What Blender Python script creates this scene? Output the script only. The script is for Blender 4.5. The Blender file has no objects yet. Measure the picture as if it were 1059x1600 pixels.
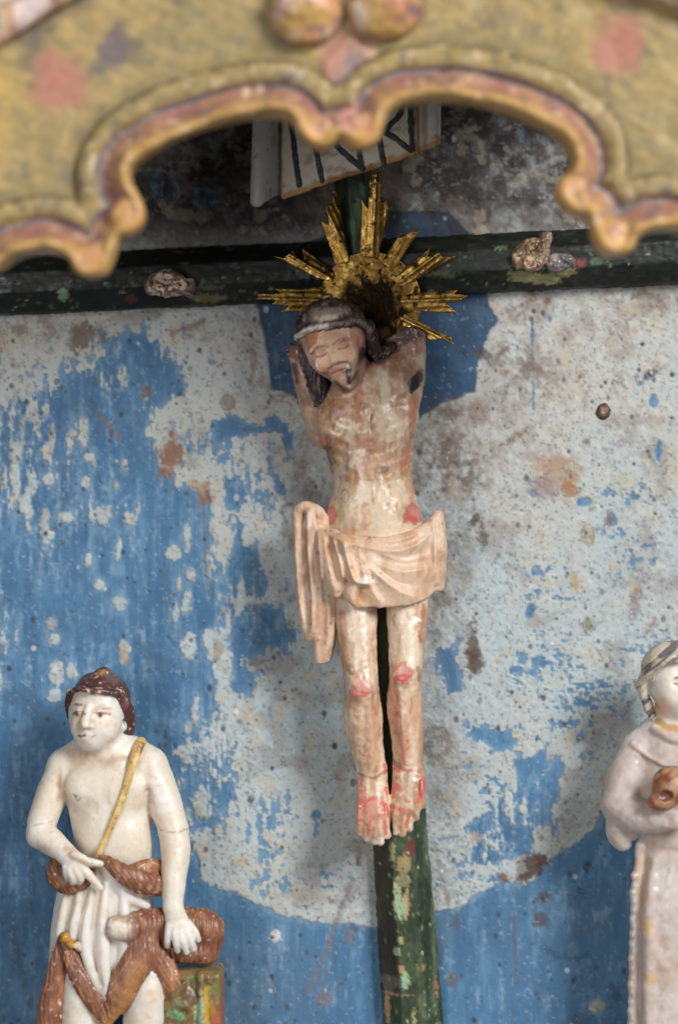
import bpy, math, random
import numpy as np

# ------------------------------------------------------------------ camera, world, lamps, exposure
S = 0.0003            # metres per modelling unit (one unit = one photograph pixel on the back panel)
DIST = 4000.0         # camera distance from the back panel, in units
sc = bpy.context.scene
col = sc.collection
cam_d = bpy.data.cameras.new("camera")
cam = bpy.data.objects.new("camera", cam_d)
col.objects.link(cam)
cam.location = (0, -DIST * S, 0)
cam.rotation_euler = (math.radians(90), 0, 0)
cam_d.sensor_fit = 'VERTICAL'
cam_d.sensor_height = 24.0
cam_d.sensor_width = 24.0
cam_d.lens = 24.0 * DIST / 1600.0
cam_d.clip_start = 0.01
cam_d.clip_end = 50
cam_d.dof.use_dof = True
cam_d.dof.focus_distance = (DIST - 95) * S
cam_d.dof.aperture_fstop = 2.2
sc.camera = cam

world = bpy.data.worlds.new("World")
sc.world = world
world.use_nodes = True
bg = world.node_tree.nodes["Background"]
bg.inputs[0].default_value = (0.92, 0.97, 1.0, 1)
bg.inputs[1].default_value = 0.08

def area_lamp(name, loc, target, size, power, color):
    l = bpy.data.lights.new(name, 'AREA')
    l.shape = 'RECTANGLE'; l.size = size[0]; l.size_y = size[1]
    l.energy = power; l.color = color
    o = bpy.data.objects.new(name, l); col.objects.link(o)
    o.location = loc
    from mathutils import Vector
    o.rotation_euler = (Vector(target) - Vector(loc)).to_track_quat('-Z', 'Y').to_euler()
    return o
area_lamp("window_light_right", (1.55, -2.0, 1.2), (0, 0, -0.05), (0.8, 1.0), 78, (1.0, 0.99, 0.96))
area_lamp("low_light_left", (-1.0, -2.4, 0.0), (0, 0, -0.02), (0.9, 1.3), 21, (1.0, 0.99, 0.97))  # left light, set low to brighten the scroll; no window is seen there

sc.view_settings.view_transform = 'Standard'
sc.view_settings.look = 'None'
sc.view_settings.exposure = 0.12
sc.view_settings.gamma = 1.0
sc.view_settings.use_curve_mapping = False
sc.render.engine = 'CYCLES'
sc.cycles.max_bounces = 6

# ------------------------------------------------------------------ numeric helpers
f32 = np.float32
def lin(c):
    c = np.asarray(c, dtype=np.float64) / 255.0
    return np.where(c <= 0.04045, c / 12.92, ((c + 0.055) / 1.055) ** 2.4)

_T = np.random.default_rng(12345).random(65536).astype(f32)
def _hash(i, j, k, seed):
    return _T[((i * 73856 + seed * 7919) ^ (j * 19349663) ^ (k * 83492791)) * 31 >> 3 & 65535]

def vnoise(x, y, z, seed=0):
    x = np.asarray(x, dtype=f32); y = np.asarray(y, dtype=f32); z = np.asarray(z, dtype=f32)
    x, y, z = np.broadcast_arrays(x, y, z)
    xi = np.floor(x); yi = np.floor(y); zi = np.floor(z)
    u = x - xi; v = y - yi; w = z - zi
    u = u * u * (3 - 2 * u); v = v * v * (3 - 2 * v); w = w * w * (3 - 2 * w)
    xi = xi.astype(np.int32); yi = yi.astype(np.int32); zi = zi.astype(np.int32)
    r = 0
    flat = not np.any(w)
    for a in (0, 1):
        for b in (0, 1):
            for c in ((0,) if flat else (0, 1)):
                wt = (u if a else 1 - u) * (v if b else 1 - v) * (1 if flat else (w if c else 1 - w))
                r = r + wt * _hash(xi + a, yi + b, zi + c, seed)
    return r

def fbm(x, y, z=0.0, s=20.0, octv=3, seed=0, sy=None, sz=None):
    """fractal noise in -1..1; s = feature size in units"""
    sy = s if sy is None else sy
    sz = s if sz is None else sz
    t = 0; amp = 1.0; tot = 0
    fx = 1.0 / s; fy = 1.0 / sy; fz = 1.0 / sz
    for o in range(octv):
        t = t + amp * (vnoise(x * fx, y * fy, np.asarray(z) * fz, seed + o * 17) * 2 - 1)
        tot += amp; amp *= 0.55; fx *= 2.03; fy *= 2.03; fz *= 2.03
    return t / tot * 1.6

def sdpoly(X, Y, pts):
    """signed distance to a polygon, negative inside"""
    X = np.asarray(X, dtype=f32); Y = np.asarray(Y, dtype=f32)
    X, Y = np.broadcast_arrays(X, Y)
    d = np.full(X.shape, 1e12, dtype=f32)
    s = np.ones(X.shape, dtype=bool)
    n = len(pts)
    for i in range(n):
        ax, ay = pts[i]; bx, by = pts[i - 1]
        ex = bx - ax; ey = by - ay
        wx = X - ax; wy = Y - ay
        t = np.clip((wx * ex + wy * ey) / (ex * ex + ey * ey + 1e-9), 0, 1)
        dx = wx - ex * t; dy = wy - ey * t
        d = np.minimum(d, dx * dx + dy * dy)
        c1 = Y >= ay; c2 = Y < by; c3 = ex * wy > ey * wx
        flip = (c1 & c2 & c3) | (~c1 & ~c2 & ~c3)
        s ^= flip
    d = np.sqrt(d)
    return np.where(s, d, -d)

def dseg(X, Y, pts):
    """distance to a polyline"""
    d = None
    for (ax, ay), (bx, by) in zip(pts[:-1], pts[1:]):
        ex = bx - ax; ey = by - ay
        wx = X - ax; wy = Y - ay
        t = np.clip((wx * ex + wy * ey) / (ex * ex + ey * ey + 1e-9), 0, 1)
        q = np.hypot(wx - ex * t, wy - ey * t)
        d = q if d is None else np.minimum(d, q)
    return d

def spline(pts, n=6):
    """Catmull-Rom through rows of pts"""
    P = np.array(pts, dtype=float)
    if len(P) < 3: 
        return P
    Q = np.vstack([2 * P[0] - P[1], P, 2 * P[-1] - P[-2]])
    out = []
    for i in range(1, len(Q) - 2):
        p0, p1, p2, p3 = Q[i - 1], Q[i], Q[i + 1], Q[i + 2]
        for k in range(n):
            t = k / n
            out.append(0.5 * (2 * p1 + (p2 - p0) * t + (2 * p0 - 5 * p1 + 4 * p2 - p3) * t * t + (3 * p1 - p0 - 3 * p2 + p3) * t ** 3))
    out.append(P[-1])
    return np.array(out)

def sst(e0, e1, x):
    t = np.clip((x - e0) / (e1 - e0), 0, 1)
    return t * t * (3 - 2 * t)

# ------------------------------------------------------------------ implicit sculpting: a distance volume turned into one mesh
def smin(a, b, k):
    h = np.clip(0.5 + 0.5 * (b - a) / k, 0, 1)
    return b * (1 - h) + a * h - k * h * (1 - h)

class Vol:
    def __init__(s, lo, hi, h=2.0):
        s.lo = np.array(lo, dtype=float); s.h = h
        n = np.ceil((np.array(hi) - s.lo) / h).astype(int) + 1
        s.ax = [(s.lo[i] + h * np.arange(n[i])).astype(f32) for i in range(3)]
        s.F = np.full(n, 500.0, dtype=f32)
    def _box(s, lo, hi):
        sl = []
        for i in range(3):
            a = int(np.searchsorted(s.ax[i], lo[i])); b = int(np.searchsorted(s.ax[i], hi[i]))
            if b <= a: return None
            sl.append(slice(a, b))
        X = s.ax[0][sl[0]][:, None, None]; Y = s.ax[1][sl[1]][None, :, None]; Z = s.ax[2][sl[2]][None, None, :]
        return tuple(sl), X, Y, Z
    def op(s, fn, lo, hi, k, mode='add', pad=12):
        m = k + pad
        r = s._box([a - m for a in lo], [a + m for a in hi])
        if r is None: return s
        sl, X, Y, Z = r
        d = fn(X, Y, Z); A = s.F[sl]
        if mode == 'add': s.F[sl] = smin(A, d, k)
        elif mode == 'sub': s.F[sl] = -smin(-A, d, k)
        return s
    def chain(s, pts, rad, k=6, flat=1.0, mode='add', n=4, pad=12):
        P = np.array(pts, dtype=float)
        R = np.full(len(P), rad, dtype=float) if np.isscalar(rad) else np.array(rad, dtype=float)
        Q = spline(np.column_stack([P, R]), n) if len(P) > 2 else np.column_stack([P, R])
        Q[:, 3] = np.maximum(Q[:, 3], 0.5)
        rm = Q[:, 3].max() * max(1, flat)
        def fn(X, Y, Z):
            best = None
            for a, b in zip(Q[:-1], Q[1:]):
                e = b[:3] - a[:3]
                L = float(e @ e) + 1e-9
                px = X - f32(a[0]); py = Y - f32(a[1]); pz = Z - f32(a[2])
                t = np.clip((px * f32(e[0]) + py * f32(e[1]) + pz * f32(e[2])) / f32(L), 0, 1)
                d = np.sqrt((px - t * f32(e[0])) ** 2 + (py - t * f32(e[1])) ** 2 + ((pz - t * f32(e[2])) / f32(flat)) ** 2) - (f32(a[3]) + t * f32(b[3] - a[3]))
                best = d if best is None else np.minimum(best, d)
            return best
        return s.op(fn, Q[:, :3].min(0) - rm, Q[:, :3].max(0) + rm, k, mode, pad)
    def ell(s, c, r, k=10, rot=0.0, mode='add', pad=12):
        ca = math.cos(math.radians(rot)); sa = math.sin(math.radians(rot))
        def fn(X, Y, Z):
            px = X - f32(c[0]); py = Y - f32(c[1]); pz = Z - f32(c[2])
            qx = px * f32(ca) + py * f32(sa); qy = -px * f32(sa) + py * f32(ca)
            k0 = np.sqrt((qx / f32(r[0])) ** 2 + (qy / f32(r[1])) ** 2 + (pz / f32(r[2])) ** 2)
            k1 = np.sqrt((qx / f32(r[0] ** 2)) ** 2 + (qy / f32(r[1] ** 2)) ** 2 + (pz / f32(r[2] ** 2)) ** 2) + f32(1e-6)
            return k0 * (k0 - 1) / k1
        m = max(r[0], r[1]) if rot else None
        e = np.array([m or r[0], m or r[1], r[2]])
        return s.op(fn, np.array(c) - e, np.array(c) + e, k, mode, pad)
    def cut(s, fn, k=3, lo=None, hi=None):
        """keep where fn < 0"""
        lo = lo if lo is not None else [a[0] for a in s.ax]; hi = hi if hi is not None else [a[-1] for a in s.ax]
        r = s._box(lo, [h + 1e-3 for h in hi])
        if r is None: return s
        sl, X, Y, Z = r
        s.F[sl] = -smin(-s.F[sl], -fn(X, Y, Z) + 0 * s.F[sl], k)
        return s
    def rough(s, fn, band=8):
        """fn(x,y,d) -> outward displacement"""
        I = np.nonzero(np.abs(s.F) < band)
        s.F[I] -= fn(s.ax[0][I[0]], s.ax[1][I[1]], s.ax[2][I[2]]).astype(f32)
        return s
    def mesh(s):
        F = s.F
        F[0] = 9; F[-1] = 9; F[:, 0] = 9; F[:, -1] = 9; F[:, :, 0] = 9; F[:, :, -1] = 9
        B = F < 0
        cnt = np.zeros([q - 1 for q in F.shape], dtype=np.uint8)
        for a in (0, 1):
            for b in (0, 1):
                for c in (0, 1):
                    cnt += B[a:B.shape[0] - 1 + a, b:B.shape[1] - 1 + b, c:B.shape[2] - 1 + c]
        act = (cnt > 0) & (cnt < 8)
        I, J, K = np.nonzero(act)
        idm = np.full(act.shape, -1, dtype=np.int32); idm[I, J, K] = np.arange(len(I))
        acc = np.zeros((len(I), 3)); w = np.zeros(len(I))
        for ax in range(3):
            for p in (0, 1):
                for q in (0, 1):
                    o = [0, 0, 0]; o[(ax + 1) % 3] = p; o[(ax + 2) % 3] = q
                    o2 = list(o); o2[ax] = 1
                    f1 = F[I + o[0], J + o[1], K + o[2]]; f2 = F[I + o2[0], J + o2[1], K + o2[2]]
                    m = (f1 < 0) != (f2 < 0)
                    t = f1[m] / (f1[m] - f2[m])
                    pos = np.tile(np.array(o, dtype=float), (m.sum(), 1)); pos[:, ax] = t
                    acc[m] += pos; w[m] += 1
        V = (np.column_stack([I, J, K]) + acc / w[:, None]) * s.h + s.lo
        faces = []
        # edges along x, y, z
        for ax in range(3):
            A = np.moveaxis(B, ax, 0); D = np.moveaxis(idm, ax, 0)
            e = A[:-1, 1:-1, 1:-1] != A[1:, 1:-1, 1:-1]
            i, j, k = np.nonzero(e)
            ins = A[i, j + 1, k + 1]
            q = np.column_stack([D[i, j, k], D[i, j + 1, k], D[i, j + 1, k + 1], D[i, j, k + 1]])
            if ax == 1: ins = ~ins
            q[ins] = q[ins][:, ::-1]
            faces.append(q)
        return V, np.vstack(faces)

# ------------------------------------------------------------------ objects
def to_world(V, dref):
    k = (DIST - dref) / DIST
    W = np.empty_like(V)
    W[:, 0] = (V[:, 0] - 529.5) * k * S
    W[:, 1] = -V[:, 2] * S
    W[:, 2] = (800.0 - V[:, 1]) * k * S
    return W

def thing(name, label, cat, base, dref, group=None):
    o = bpy.data.objects.new(name, None)
    o.empty_display_size = 0.01
    col.objects.link(o)
    o.location = to_world(np.array([base], dtype=float), dref)[0]
    o['label'] = label; o['category'] = cat
    if group: o['group'] = group
    o['dref'] = dref
    return o

def link_mesh(name, V, Fc, C, mat, dref, parent=None, label=None, kind=None, metal=None, smooth=True):
    """V rows (x, y, depth) in units, C rows linear rgb"""
    W = to_world(np.asarray(V, dtype=float), dref)
    p, base = parent, np.zeros(3)
    while p is not None:
        base = base + np.array(p.location); p = p.parent
    W = W - base
    me = bpy.data.meshes.new(name)
    me.vertices.add(len(W)); me.vertices.foreach_set('co', W.astype(f32).ravel())
    nf, fs = Fc.shape
    me.loops.add(nf * fs); me.loops.foreach_set('vertex_index', Fc.astype(np.int32).ravel())
    me.polygons.add(nf)
    me.polygons.foreach_set('loop_start', np.arange(0, nf * fs, fs, dtype=np.int32))
    me.polygons.foreach_set('loop_total', np.full(nf, fs, dtype=np.int32))
    me.polygons.foreach_set('use_smooth', np.full(nf, smooth, dtype=bool))
    if C is not None:
        a = me.color_attributes.new('Col', 'FLOAT_COLOR', 'POINT')
        A = np.ones((len(W), 4), dtype=f32); A[:, :3] = C
        if metal is not None: A[:, 3] = metal
        a.data.foreach_set('color', A.ravel())
    me.update(calc_edges=True); me.validate()
    me.materials.append(mat)
    o = bpy.data.objects.new(name, me); col.objects.link(o)
    if parent is not None: o.parent = parent
    if label: o['label'] = label
    if kind: o['kind'] = kind
    return o

class Paint:
    """pigment on the vertices of a mesh"""
    def __init__(s, V, base):
        s.V = V; s.x = V[:, 0].astype(f32); s.y = V[:, 1].astype(f32); s.d = V[:, 2].astype(f32)
        s.C = np.tile(lin(base).astype(f32), (len(V), 1))
    def n(s, size, octv=3, seed=0, sy=None):
        return fbm(s.x, s.y, s.d, size, octv, seed, sy)
    def put(s, mask, rgb, a=1.0):
        m = (np.clip(mask, 0, 1) * a)[:, None]
        s.C = s.C * (1 - m) + lin(rgb).astype(f32) * m
        return s
    def blob(s, c, r, rgb, a=1.0, soft=3.0, rough=2.0, rot=0, seed=1, dmin=None):
        rx, ry = (r, r) if np.isscalar(r) else r
        ca, sa = math.cos(math.radians(rot)), math.sin(math.radians(rot))
        px = s.x - c[0]; py = s.y - c[1]
        sel = (np.abs(px) < max(rx, ry) * 1.6 + soft + 8) & (np.abs(py) < max(rx, ry) * 1.6 + soft + 8)
        if dmin is not None: sel &= s.d > dmin
        if not sel.any(): return s
        qx = px[sel] * ca + py[sel] * sa; qy = -px[sel] * sa + py[sel] * ca
        d = (np.hypot(qx / rx, qy / ry) - 1) * min(rx, ry)
        d = d + rough * fbm(s.x[sel], s.y[sel], 0.0, max(4.0, min(rx, ry) * 0.6), 3, seed + int(c[0] * 7 + c[1] * 3))
        m = (np.clip(0.5 - d / soft, 0, 1) * a)[:, None]
        s.C[sel] = s.C[sel] * (1 - m) + lin(rgb).astype(f32) * m
        return s
    def line(s, pts, w, rgb, a=1.0, soft=2.0, rough=1.0, seed=1, dmin=None, ring=False):
        P = np.array(pts, dtype=float)
        if len(P) > 2: P = spline(P, 4)
        lo = P.min(0) - w - soft - 8; hi = P.max(0) + w + soft + 8
        sel = (s.x > lo[0]) & (s.x < hi[0]) & (s.y > lo[1]) & (s.y < hi[1])
        if dmin is not None: sel &= s.d > dmin
        if not sel.any(): return s
        d = dseg(s.x[sel], s.y[sel], [tuple(q) for q in P]) - w
        d = d + rough * fbm(s.x[sel], s.y[sel], 0.0, max(5.0, 2.5 * w), 3, seed + int(P[0][0] * 5 + P[0][1]))
        m = (np.clip(0.5 - d / soft, 0, 1) * a)[:, None]
        s.C[sel] = s.C[sel] * (1 - m) + lin(rgb).astype(f32) * m
        return s
    def ring(s, c, r, w, rgb, a=1.0, soft=2.0, dmin=None):
        pts = [(c[0] + r[0] * math.cos(t), c[1] + r[1] * math.sin(t)) for t in np.linspace(0, 2 * math.pi, 14)]
        return s.line(pts, w, rgb, a, soft, 1.2, 5, dmin)

def ridge(x, y, pts, wl, wr, amp):
    """sharp-crested fold along a polyline: wl / wr = run-out to the left / right of its direction"""
    P = spline(pts, 4); best = np.full(np.shape(x), 1e9, dtype=f32); side = np.zeros(np.shape(x), dtype=f32); tt = np.zeros(np.shape(x), dtype=f32)
    n = len(P) - 1
    for i, ((ax, ay), (bx, by)) in enumerate(zip(P[:-1], P[1:])):
        ex = bx - ax; ey = by - ay; wx = x - ax; wy = y - ay
        t = np.clip((wx * ex + wy * ey) / (ex * ex + ey * ey + 1e-9), 0, 1)
        q = np.hypot(wx - ex * t, wy - ey * t); m = q < best
        best = np.where(m, q, best); side = np.where(m, ex * wy - ey * wx, side); tt = np.where(m, (i + t) / n, tt)
    w = np.where(side > 0, wr, wl)
    return amp * np.clip(1 - best / w, 0, 1) ** 1.2 * np.clip(np.minimum(tt, 1 - tt) * 6 + .25, 0, 1)

# ------------------------------------------------------------------ materials
def material(name, rough=0.5, spec=0.5, sss=0.0, sss_r=(0.004, 0.003, 0.0025), bump=0.15, bscale=900.0, bstretch=(1, 1, 1),
             coat=0.0, var=0.12, rough_var=0.15, metal=False, bdist=0.0004, wave=None):
    m = bpy.data.materials.new(name); m.use_nodes = True
    nt = m.node_tree; N = nt.nodes; L = nt.links
    b = N['Principled BSDF']
    at = N.new('ShaderNodeVertexColor'); at.layer_name = 'Col'
    tc = N.new('ShaderNodeTexCoord'); mp = N.new('ShaderNodeMapping'); mp.inputs['Scale'].default_value = bstretch
    L.new(tc.outputs['Object'], mp.inputs['Vector'])
    n1 = N.new('ShaderNodeTexNoise'); n1.inputs['Scale'].default_value = bscale; n1.inputs['Detail'].default_value = 4
    n1.inputs['Roughness'].default_value = 0.6
    L.new(mp.outputs['Vector'], n1.inputs['Vector'])
    n2 = N.new('ShaderNodeTexNoise'); n2.inputs['Scale'].default_value = bscale * 0.3; n2.inputs['Detail'].default_value = 3
    L.new(mp.outputs['Vector'], n2.inputs['Vector'])
    mr = N.new('ShaderNodeMapRange'); mr.inputs['From Min'].default_value = 0.25; mr.inputs['From Max'].default_value = 0.75
    mr.inputs['To Min'].default_value = 1 - var; mr.inputs['To Max'].default_value = 1 + var
    L.new(n1.outputs['Fac'], mr.inputs['Value'])
    mx = N.new('ShaderNodeVectorMath'); mx.operation = 'SCALE'
    L.new(at.outputs['Color'], mx.inputs[0]); L.new(mr.outputs['Result'], mx.inputs['Scale'])
    L.new(mx.outputs['Vector'], b.inputs['Base Color'])
    rr = N.new('ShaderNodeMapRange'); rr.inputs['From Min'].default_value = 0.3; rr.inputs['From Max'].default_value = 0.7
    rr.inputs['To Min'].default_value = max(0.05, rough - rough_var); rr.inputs['To Max'].default_value = min(1, rough + rough_var)
    L.new(n2.outputs['Fac'], rr.inputs['Value']); L.new(rr.outputs['Result'], b.inputs['Roughness'])
    b.inputs['Specular IOR Level'].default_value = spec
    if metal: L.new(at.outputs['Alpha'], b.inputs['Metallic'])
    if sss > 0:
        b.inputs['Subsurface Weight'].default_value = sss
        b.inputs['Subsurface Radius'].default_value = sss_r
        b.inputs['Subsurface Scale'].default_value = 1.0
    if coat > 0:
        b.inputs['Coat Weight'].default_value = coat; b.inputs['Coat Roughness'].default_value = 0.2
    bp = N.new('ShaderNodeBump'); bp.inputs['Strength'].default_value = bump; bp.inputs['Distance'].default_value = bdist
    ad = N.new('ShaderNodeMath'); ad.operation = 'ADD'
    L.new(n1.outputs['Fac'], ad.inputs[0]); L.new(n2.outputs['Fac'], ad.inputs[1])
    L.new(ad.outputs[0], bp.inputs['Height']); L.new(bp.outputs['Normal'], b.inputs['Normal'])
    return m

M_wall = material('flaking_distemper', 0.62, 0.35, bump=0.12, bscale=1100, var=0.07)
M_cross = material('green_painted_wood', 0.5, 0.45, bump=0.5, bscale=700, bstretch=(1, 1, 0.35), var=0.25)
M_cbar = material('green_painted_bar', 0.5, 0.45, bump=0.5, bscale=700, bstretch=(0.35, 1, 1), var=0.25)
M_gold = material('tarnished_gilt_sheet', 0.42, 0.5, bump=0.5, bscale=420, var=0.15, metal=True, bdist=0.0006)
M_scroll = material('painted_scroll', 0.55, 0.4, bump=0.4, bscale=900, var=0.08)
M_ink = material('black_lettering', 0.6, 0.3, bump=0.4, bscale=1200, var=0.3)
M_flesh = material('polychrome_flesh', 0.36, 0.5, sss=0.08, sss_r=(0.0025, 0.0012, 0.0008), bump=0.3, bscale=650, coat=0.2, var=0.10)
M_hair = material('polychrome_hair', 0.42, 0.5, bump=0.5, bscale=900, var=0.2)
M_cloth = material('polychrome_cloth', 0.45, 0.45, sss=0.08, bump=0.35, bscale=800, var=0.08)
M_alab = material('alabaster', 0.44, 0.5, sss=0.8, sss_r=(0.008, 0.0058, 0.0042), bump=0.2, bscale=420, coat=0.08, var=0.06)
M_brown = material('brown_glaze_on_alabaster', 0.38, 0.5, sss=0.1, bump=0.35, bscale=700, var=0.15)
M_gilt = material('worn_gilding_on_wood', 0.48, 0.5, bump=0.4, bscale=260, var=0.15, bdist=0.001)
M_dark = material('plain_wood', 0.7, 0.3, bump=0.3, bscale=300)
# ------------------------------------------------------------------ back panel: flaking pale cartouche over blue
rng = np.random.default_rng(7)
def build_wall():
    st = 2.0
    xs = np.arange(-110, 1171, st, dtype=f32); ys = np.arange(-40, 1701, st, dtype=f32)
    X, Y = np.meshgrid(xs, ys)                      # rows = y
    H, Wd = X.shape
    V = np.column_stack([X.ravel(), Y.ravel(), np.zeros(X.size)])
    x = V[:, 0].astype(f32); y = V[:, 1].astype(f32)
    nf = fbm(x, y, 0, 7, 3, 11); nm = fbm(x, y, 0, 26, 4, 23); nl = fbm(x, y, 0, 120, 4, 31)
    ns = fbm(x, y, 0, 9, 3, 41, sy=42)              # vertical brush streaks
    nx = fbm(x, y, 0, 40, 3, 47, sy=8)
    B = np.full(x.shape, -1e3, dtype=f32)           # >0 where blue shows
    def add(pts, rough_f=3.0, rough_m=4.0, streak=0.0):
        nonlocal B
        P = np.array(pts)
        lo = P.min(0) - 90; hi = P.max(0) + 90
        sel = (x > lo[0]) & (x < hi[0]) & (y > lo[1]) & (y < hi[1])
        d = -sdpoly(x[sel], y[sel], pts) + rough_f * nf[sel] + rough_m * nm[sel] + streak * ns[sel]
        B[sel] = np.maximum(B[sel], d)
    left = [(-150, 650), (0, 630), (60, 612), (110, 585), (150, 570), (185, 520), (235, 515), (278, 575), (288, 612), (238, 640),
            (235, 700), (262, 745), (310, 762), (330, 792), (352, 815), (380, 805), (408, 825), (412, 880), (420, 930), (445, 960), (468, 992),
            (440, 1010), (395, 1030), (388, 1078), (352, 1110), (330, 1150), (290, 1172), (282, 1230), (298, 1290), (306, 1340), (318, 1372), (345, 1385),
            (345, 1750), (-150, 1750)]
    add(left, 7, 12, 12)
    add([(300, 1750), (300, 1360), (330, 1385), (360, 1392), (400, 1412), (450, 1431), (520, 1442), (590, 1446), (640, 1446), (640, 1750)], 3, 4, 0)
    add([(600, 1750), (600, 1450), (690, 1420), (722, 1418), (745, 1396), (800, 1368), (860, 1342), (905, 1312), (932, 1290), (950, 1244), (1060, 1160), (1220, 1120), (1220, 1750)], 2.5, 2.5, 0)
    add([(398, 430), (402, 480), (415, 535), (425, 608), (455, 614), (478, 638), (496, 664), (650, 664), (665, 645), (690, 630), (742, 612), (746, 570),
         (752, 550), (765, 515), (778, 500), (765, 480), (755, 440), (752, 385), (700, 330), (600, 330), (430, 400)], 1.5, 2, 0)
    for p in ([(330, 655), (360, 646), (400, 662), (425, 642), (452, 655), (462, 690), (452, 716), (440, 690), (420, 678), (390, 684), (352, 690), (336, 702)],
              [(352, 700), (378, 690), (395, 700), (380, 712)],
              [(420, 735), (438, 742), (444, 768), (432, 770)], [(345, 752), (372, 745), (392, 770), (375, 800), (352, 795)],
              [(676, 1012), (712, 1000), (722, 1050), (718, 1086), (698, 1086), (684, 1050)],
              [(722, 1132), (750, 1132), (790, 1140), (802, 1160), (785, 1174), (755, 1168), (735, 1150)],
              [(725, 1292), (762, 1262), (800, 1238), (850, 1205), (868, 1180), (880, 1200), (868, 1260), (872, 1300), (832, 1332), (790, 1346), (760, 1352), (735, 1345), (738, 1312)],
              [(800, 1190), (850, 1165), (860, 1200), (830, 1240), (805, 1240)],
              [(232, 275), (262, 268), (280, 292), (270, 318), (246, 312)], [(300, 295), (345, 300), (352, 312), (320, 325)], [(255, 1100), (285, 1110), (300, 1140), (260, 1150)],
              [(270, 1180), (300, 1200), (360, 1225), (372, 1250), (330, 1300), (300, 1290), (282, 1240)],
              [(815, 212), (822, 214), (822, 226), (816, 226)]):
        add(p, 6, 7, 5)
    for c, r in (((1028, 706), (6, 18)), ((1020, 627), (7, 12)), ((910, 785), (12, 7)), ((832, 772), (6, 6)), ((827, 955), (8, 13)), ((858, 500), (4, 6)),
                 ((494, 1273), (8, 8)), ((955, 812), (7, 12)), ((830, 520), (3, 20)), ((832, 620), (2.5, 22)), ((1010, 590), (7, 6)), ((1000, 600), (6, 4))):
        add([(c[0] + r[0] * math.cos(t), c[1] + r[1] * math.sin(t)) for t in np.linspace(0, 6.283, 9)[:-1]], 2, 2)
    # scumbled zones where the pale layer is worn into specks
    prob = np.zeros(x.shape, dtype=f32)
    for c, r, a in (((850, 1040), (75, 45), .62), ((905, 1090), (75, 45), .60), ((945, 1075), (35, 22), .7), ((870, 1140), (60, 35), .55), ((960, 770), (60, 22), .42),
                    ((985, 860), (60, 35), .42), ((840, 895), (45, 18), .55), ((850, 930), (40, 20), .5), ((770, 1230), (40, 60), .48), ((340, 1190), (70, 60), .55), ((420, 1290), (90, 60), .46),
                    ((350, 700), (90, 50), .52), ((400, 760), (40, 60), .55), ((120, 590), (110, 40), .5), ((320, 560), (30, 18), .5), ((280, 580), (40, 40), .55), ((770, 1370), (60, 35), .52),
                    ((430, 1000), (40, 70), .5), ((720, 1330), (35, 70), .5), ((1000, 1030), (70, 60), .3), ((740, 930), (30, 15), .42), ((200, 540), (60, 25), .55), ((450, 1380), (120, 25), .4), ((920, 1150), (60, 50), .3)):
        prob = np.maximum(prob, a * np.exp(-((x - c[0]) / r[0]) ** 2 - ((y - c[1]) / r[1]) ** 2))
    scum = 0.5 + np.where(x < 500, .22, .10) * nm + np.where(x < 500, .30, .42) * nf + 0.28 * ns * (x < 500) + 0.24 * nx * (x > 500)
    prob = np.where(x > 560, prob * .86, prob)
    B = np.maximum(B, (prob - 1 + np.clip(scum, 0, 1) * 1.0) * 30 + 0)
    # pale showing through the left blue field
    pp = np.zeros(x.shape, dtype=f32)
    for c, r, a in (((35, 650), (90, 70), .62), ((20, 740), (70, 110), .55), ((95, 690), (90, 60), .5), ((190, 600), (60, 60), .45), ((0, 1000), (25, 80), .55), ((100, 1050), (60, 25), .55),
                    ((345, 1090), (30, 60), .55), ((365, 850), (60, 70), .52), ((140, 800), (120, 40), .42), ((380, 940), (40, 40), .55), ((330, 1160), (60, 60), .5), ((60, 830), (40, 60), .4),
                    ((310, 1240), (60, 60), .45), ((250, 690), (40, 40), .3), ((800, 1270), (60, 60), .52), ((770, 1310), (50, 40), .5), ((850, 1310), (40, 30), .5)):
        pp = np.maximum(pp, a * np.exp(-((x - c[0]) / r[0]) ** 2 - ((y - c[1]) / r[1]) ** 2))
    sc2 = 0.5 + 0.34 * ns + 0.22 * nm + 0.18 * nf
    B = np.minimum(B, (1 - pp - np.clip(sc2, 0, 1)) * 30 + 3)
    for c, r in (((271, 864), (13, 13)), ((297, 899), (9, 12)), ((188, 941), (14, 13)), ((204, 812), (9, 10)), ((81, 974), (8, 12)), ((84, 998), (8, 9)), ((295, 1012), (13, 21)), ((336, 1005), (19, 24)),
                 ((194, 1017), (8, 17)), ((103, 808), (11, 8)), ((167, 806), (9, 6)), ((134, 755), (7, 9)), ((141, 715), (7, 7)), ((45, 799), (6, 12)), ((76, 747), (9, 9)), ((181, 760), (5, 8)),
                 ((137, 872), (4, 8)), ((155, 914), (6, 6)), ((292, 843), (5, 16)), ((280, 915), (6, 14)), ((291, 940), (8, 20)), ((71, 828), (6, 26)), ((25, 755), (5, 40)), ((194, 728), (4, 8)), ((108, 686), (5, 18)), ((130, 676), (8, 22)),
                 ((388, 938), (24, 7)), ((356, 966), (6, 14)), ((348, 850), (12, 30)), ((349, 1060), (13, 50)), ((362, 1100), (14, 26)), ((90, 1055), (10, 18)), ((110, 1048), (6, 12)), ((86, 1086), (11, 10)), ((305, 1115), (6, 20)), ((295, 1135), (5, 8)),
                 ((340, 830), (10, 26)), ((390, 830), (9, 22)), ((848, 1330), (20, 16)), ((790, 1362), (12, 16)), ((812, 1362), (24, 20)), ((430, 1463), (9, 8)), ((931, 1572), (9, 8)), ((185, 860), (3, 14)), ((275, 955), (3, 20))):
        sel = (np.abs(x - c[0]) < r[0] * 2 + 14) & (np.abs(y - c[1]) < r[1] * 2 + 14)
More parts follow.
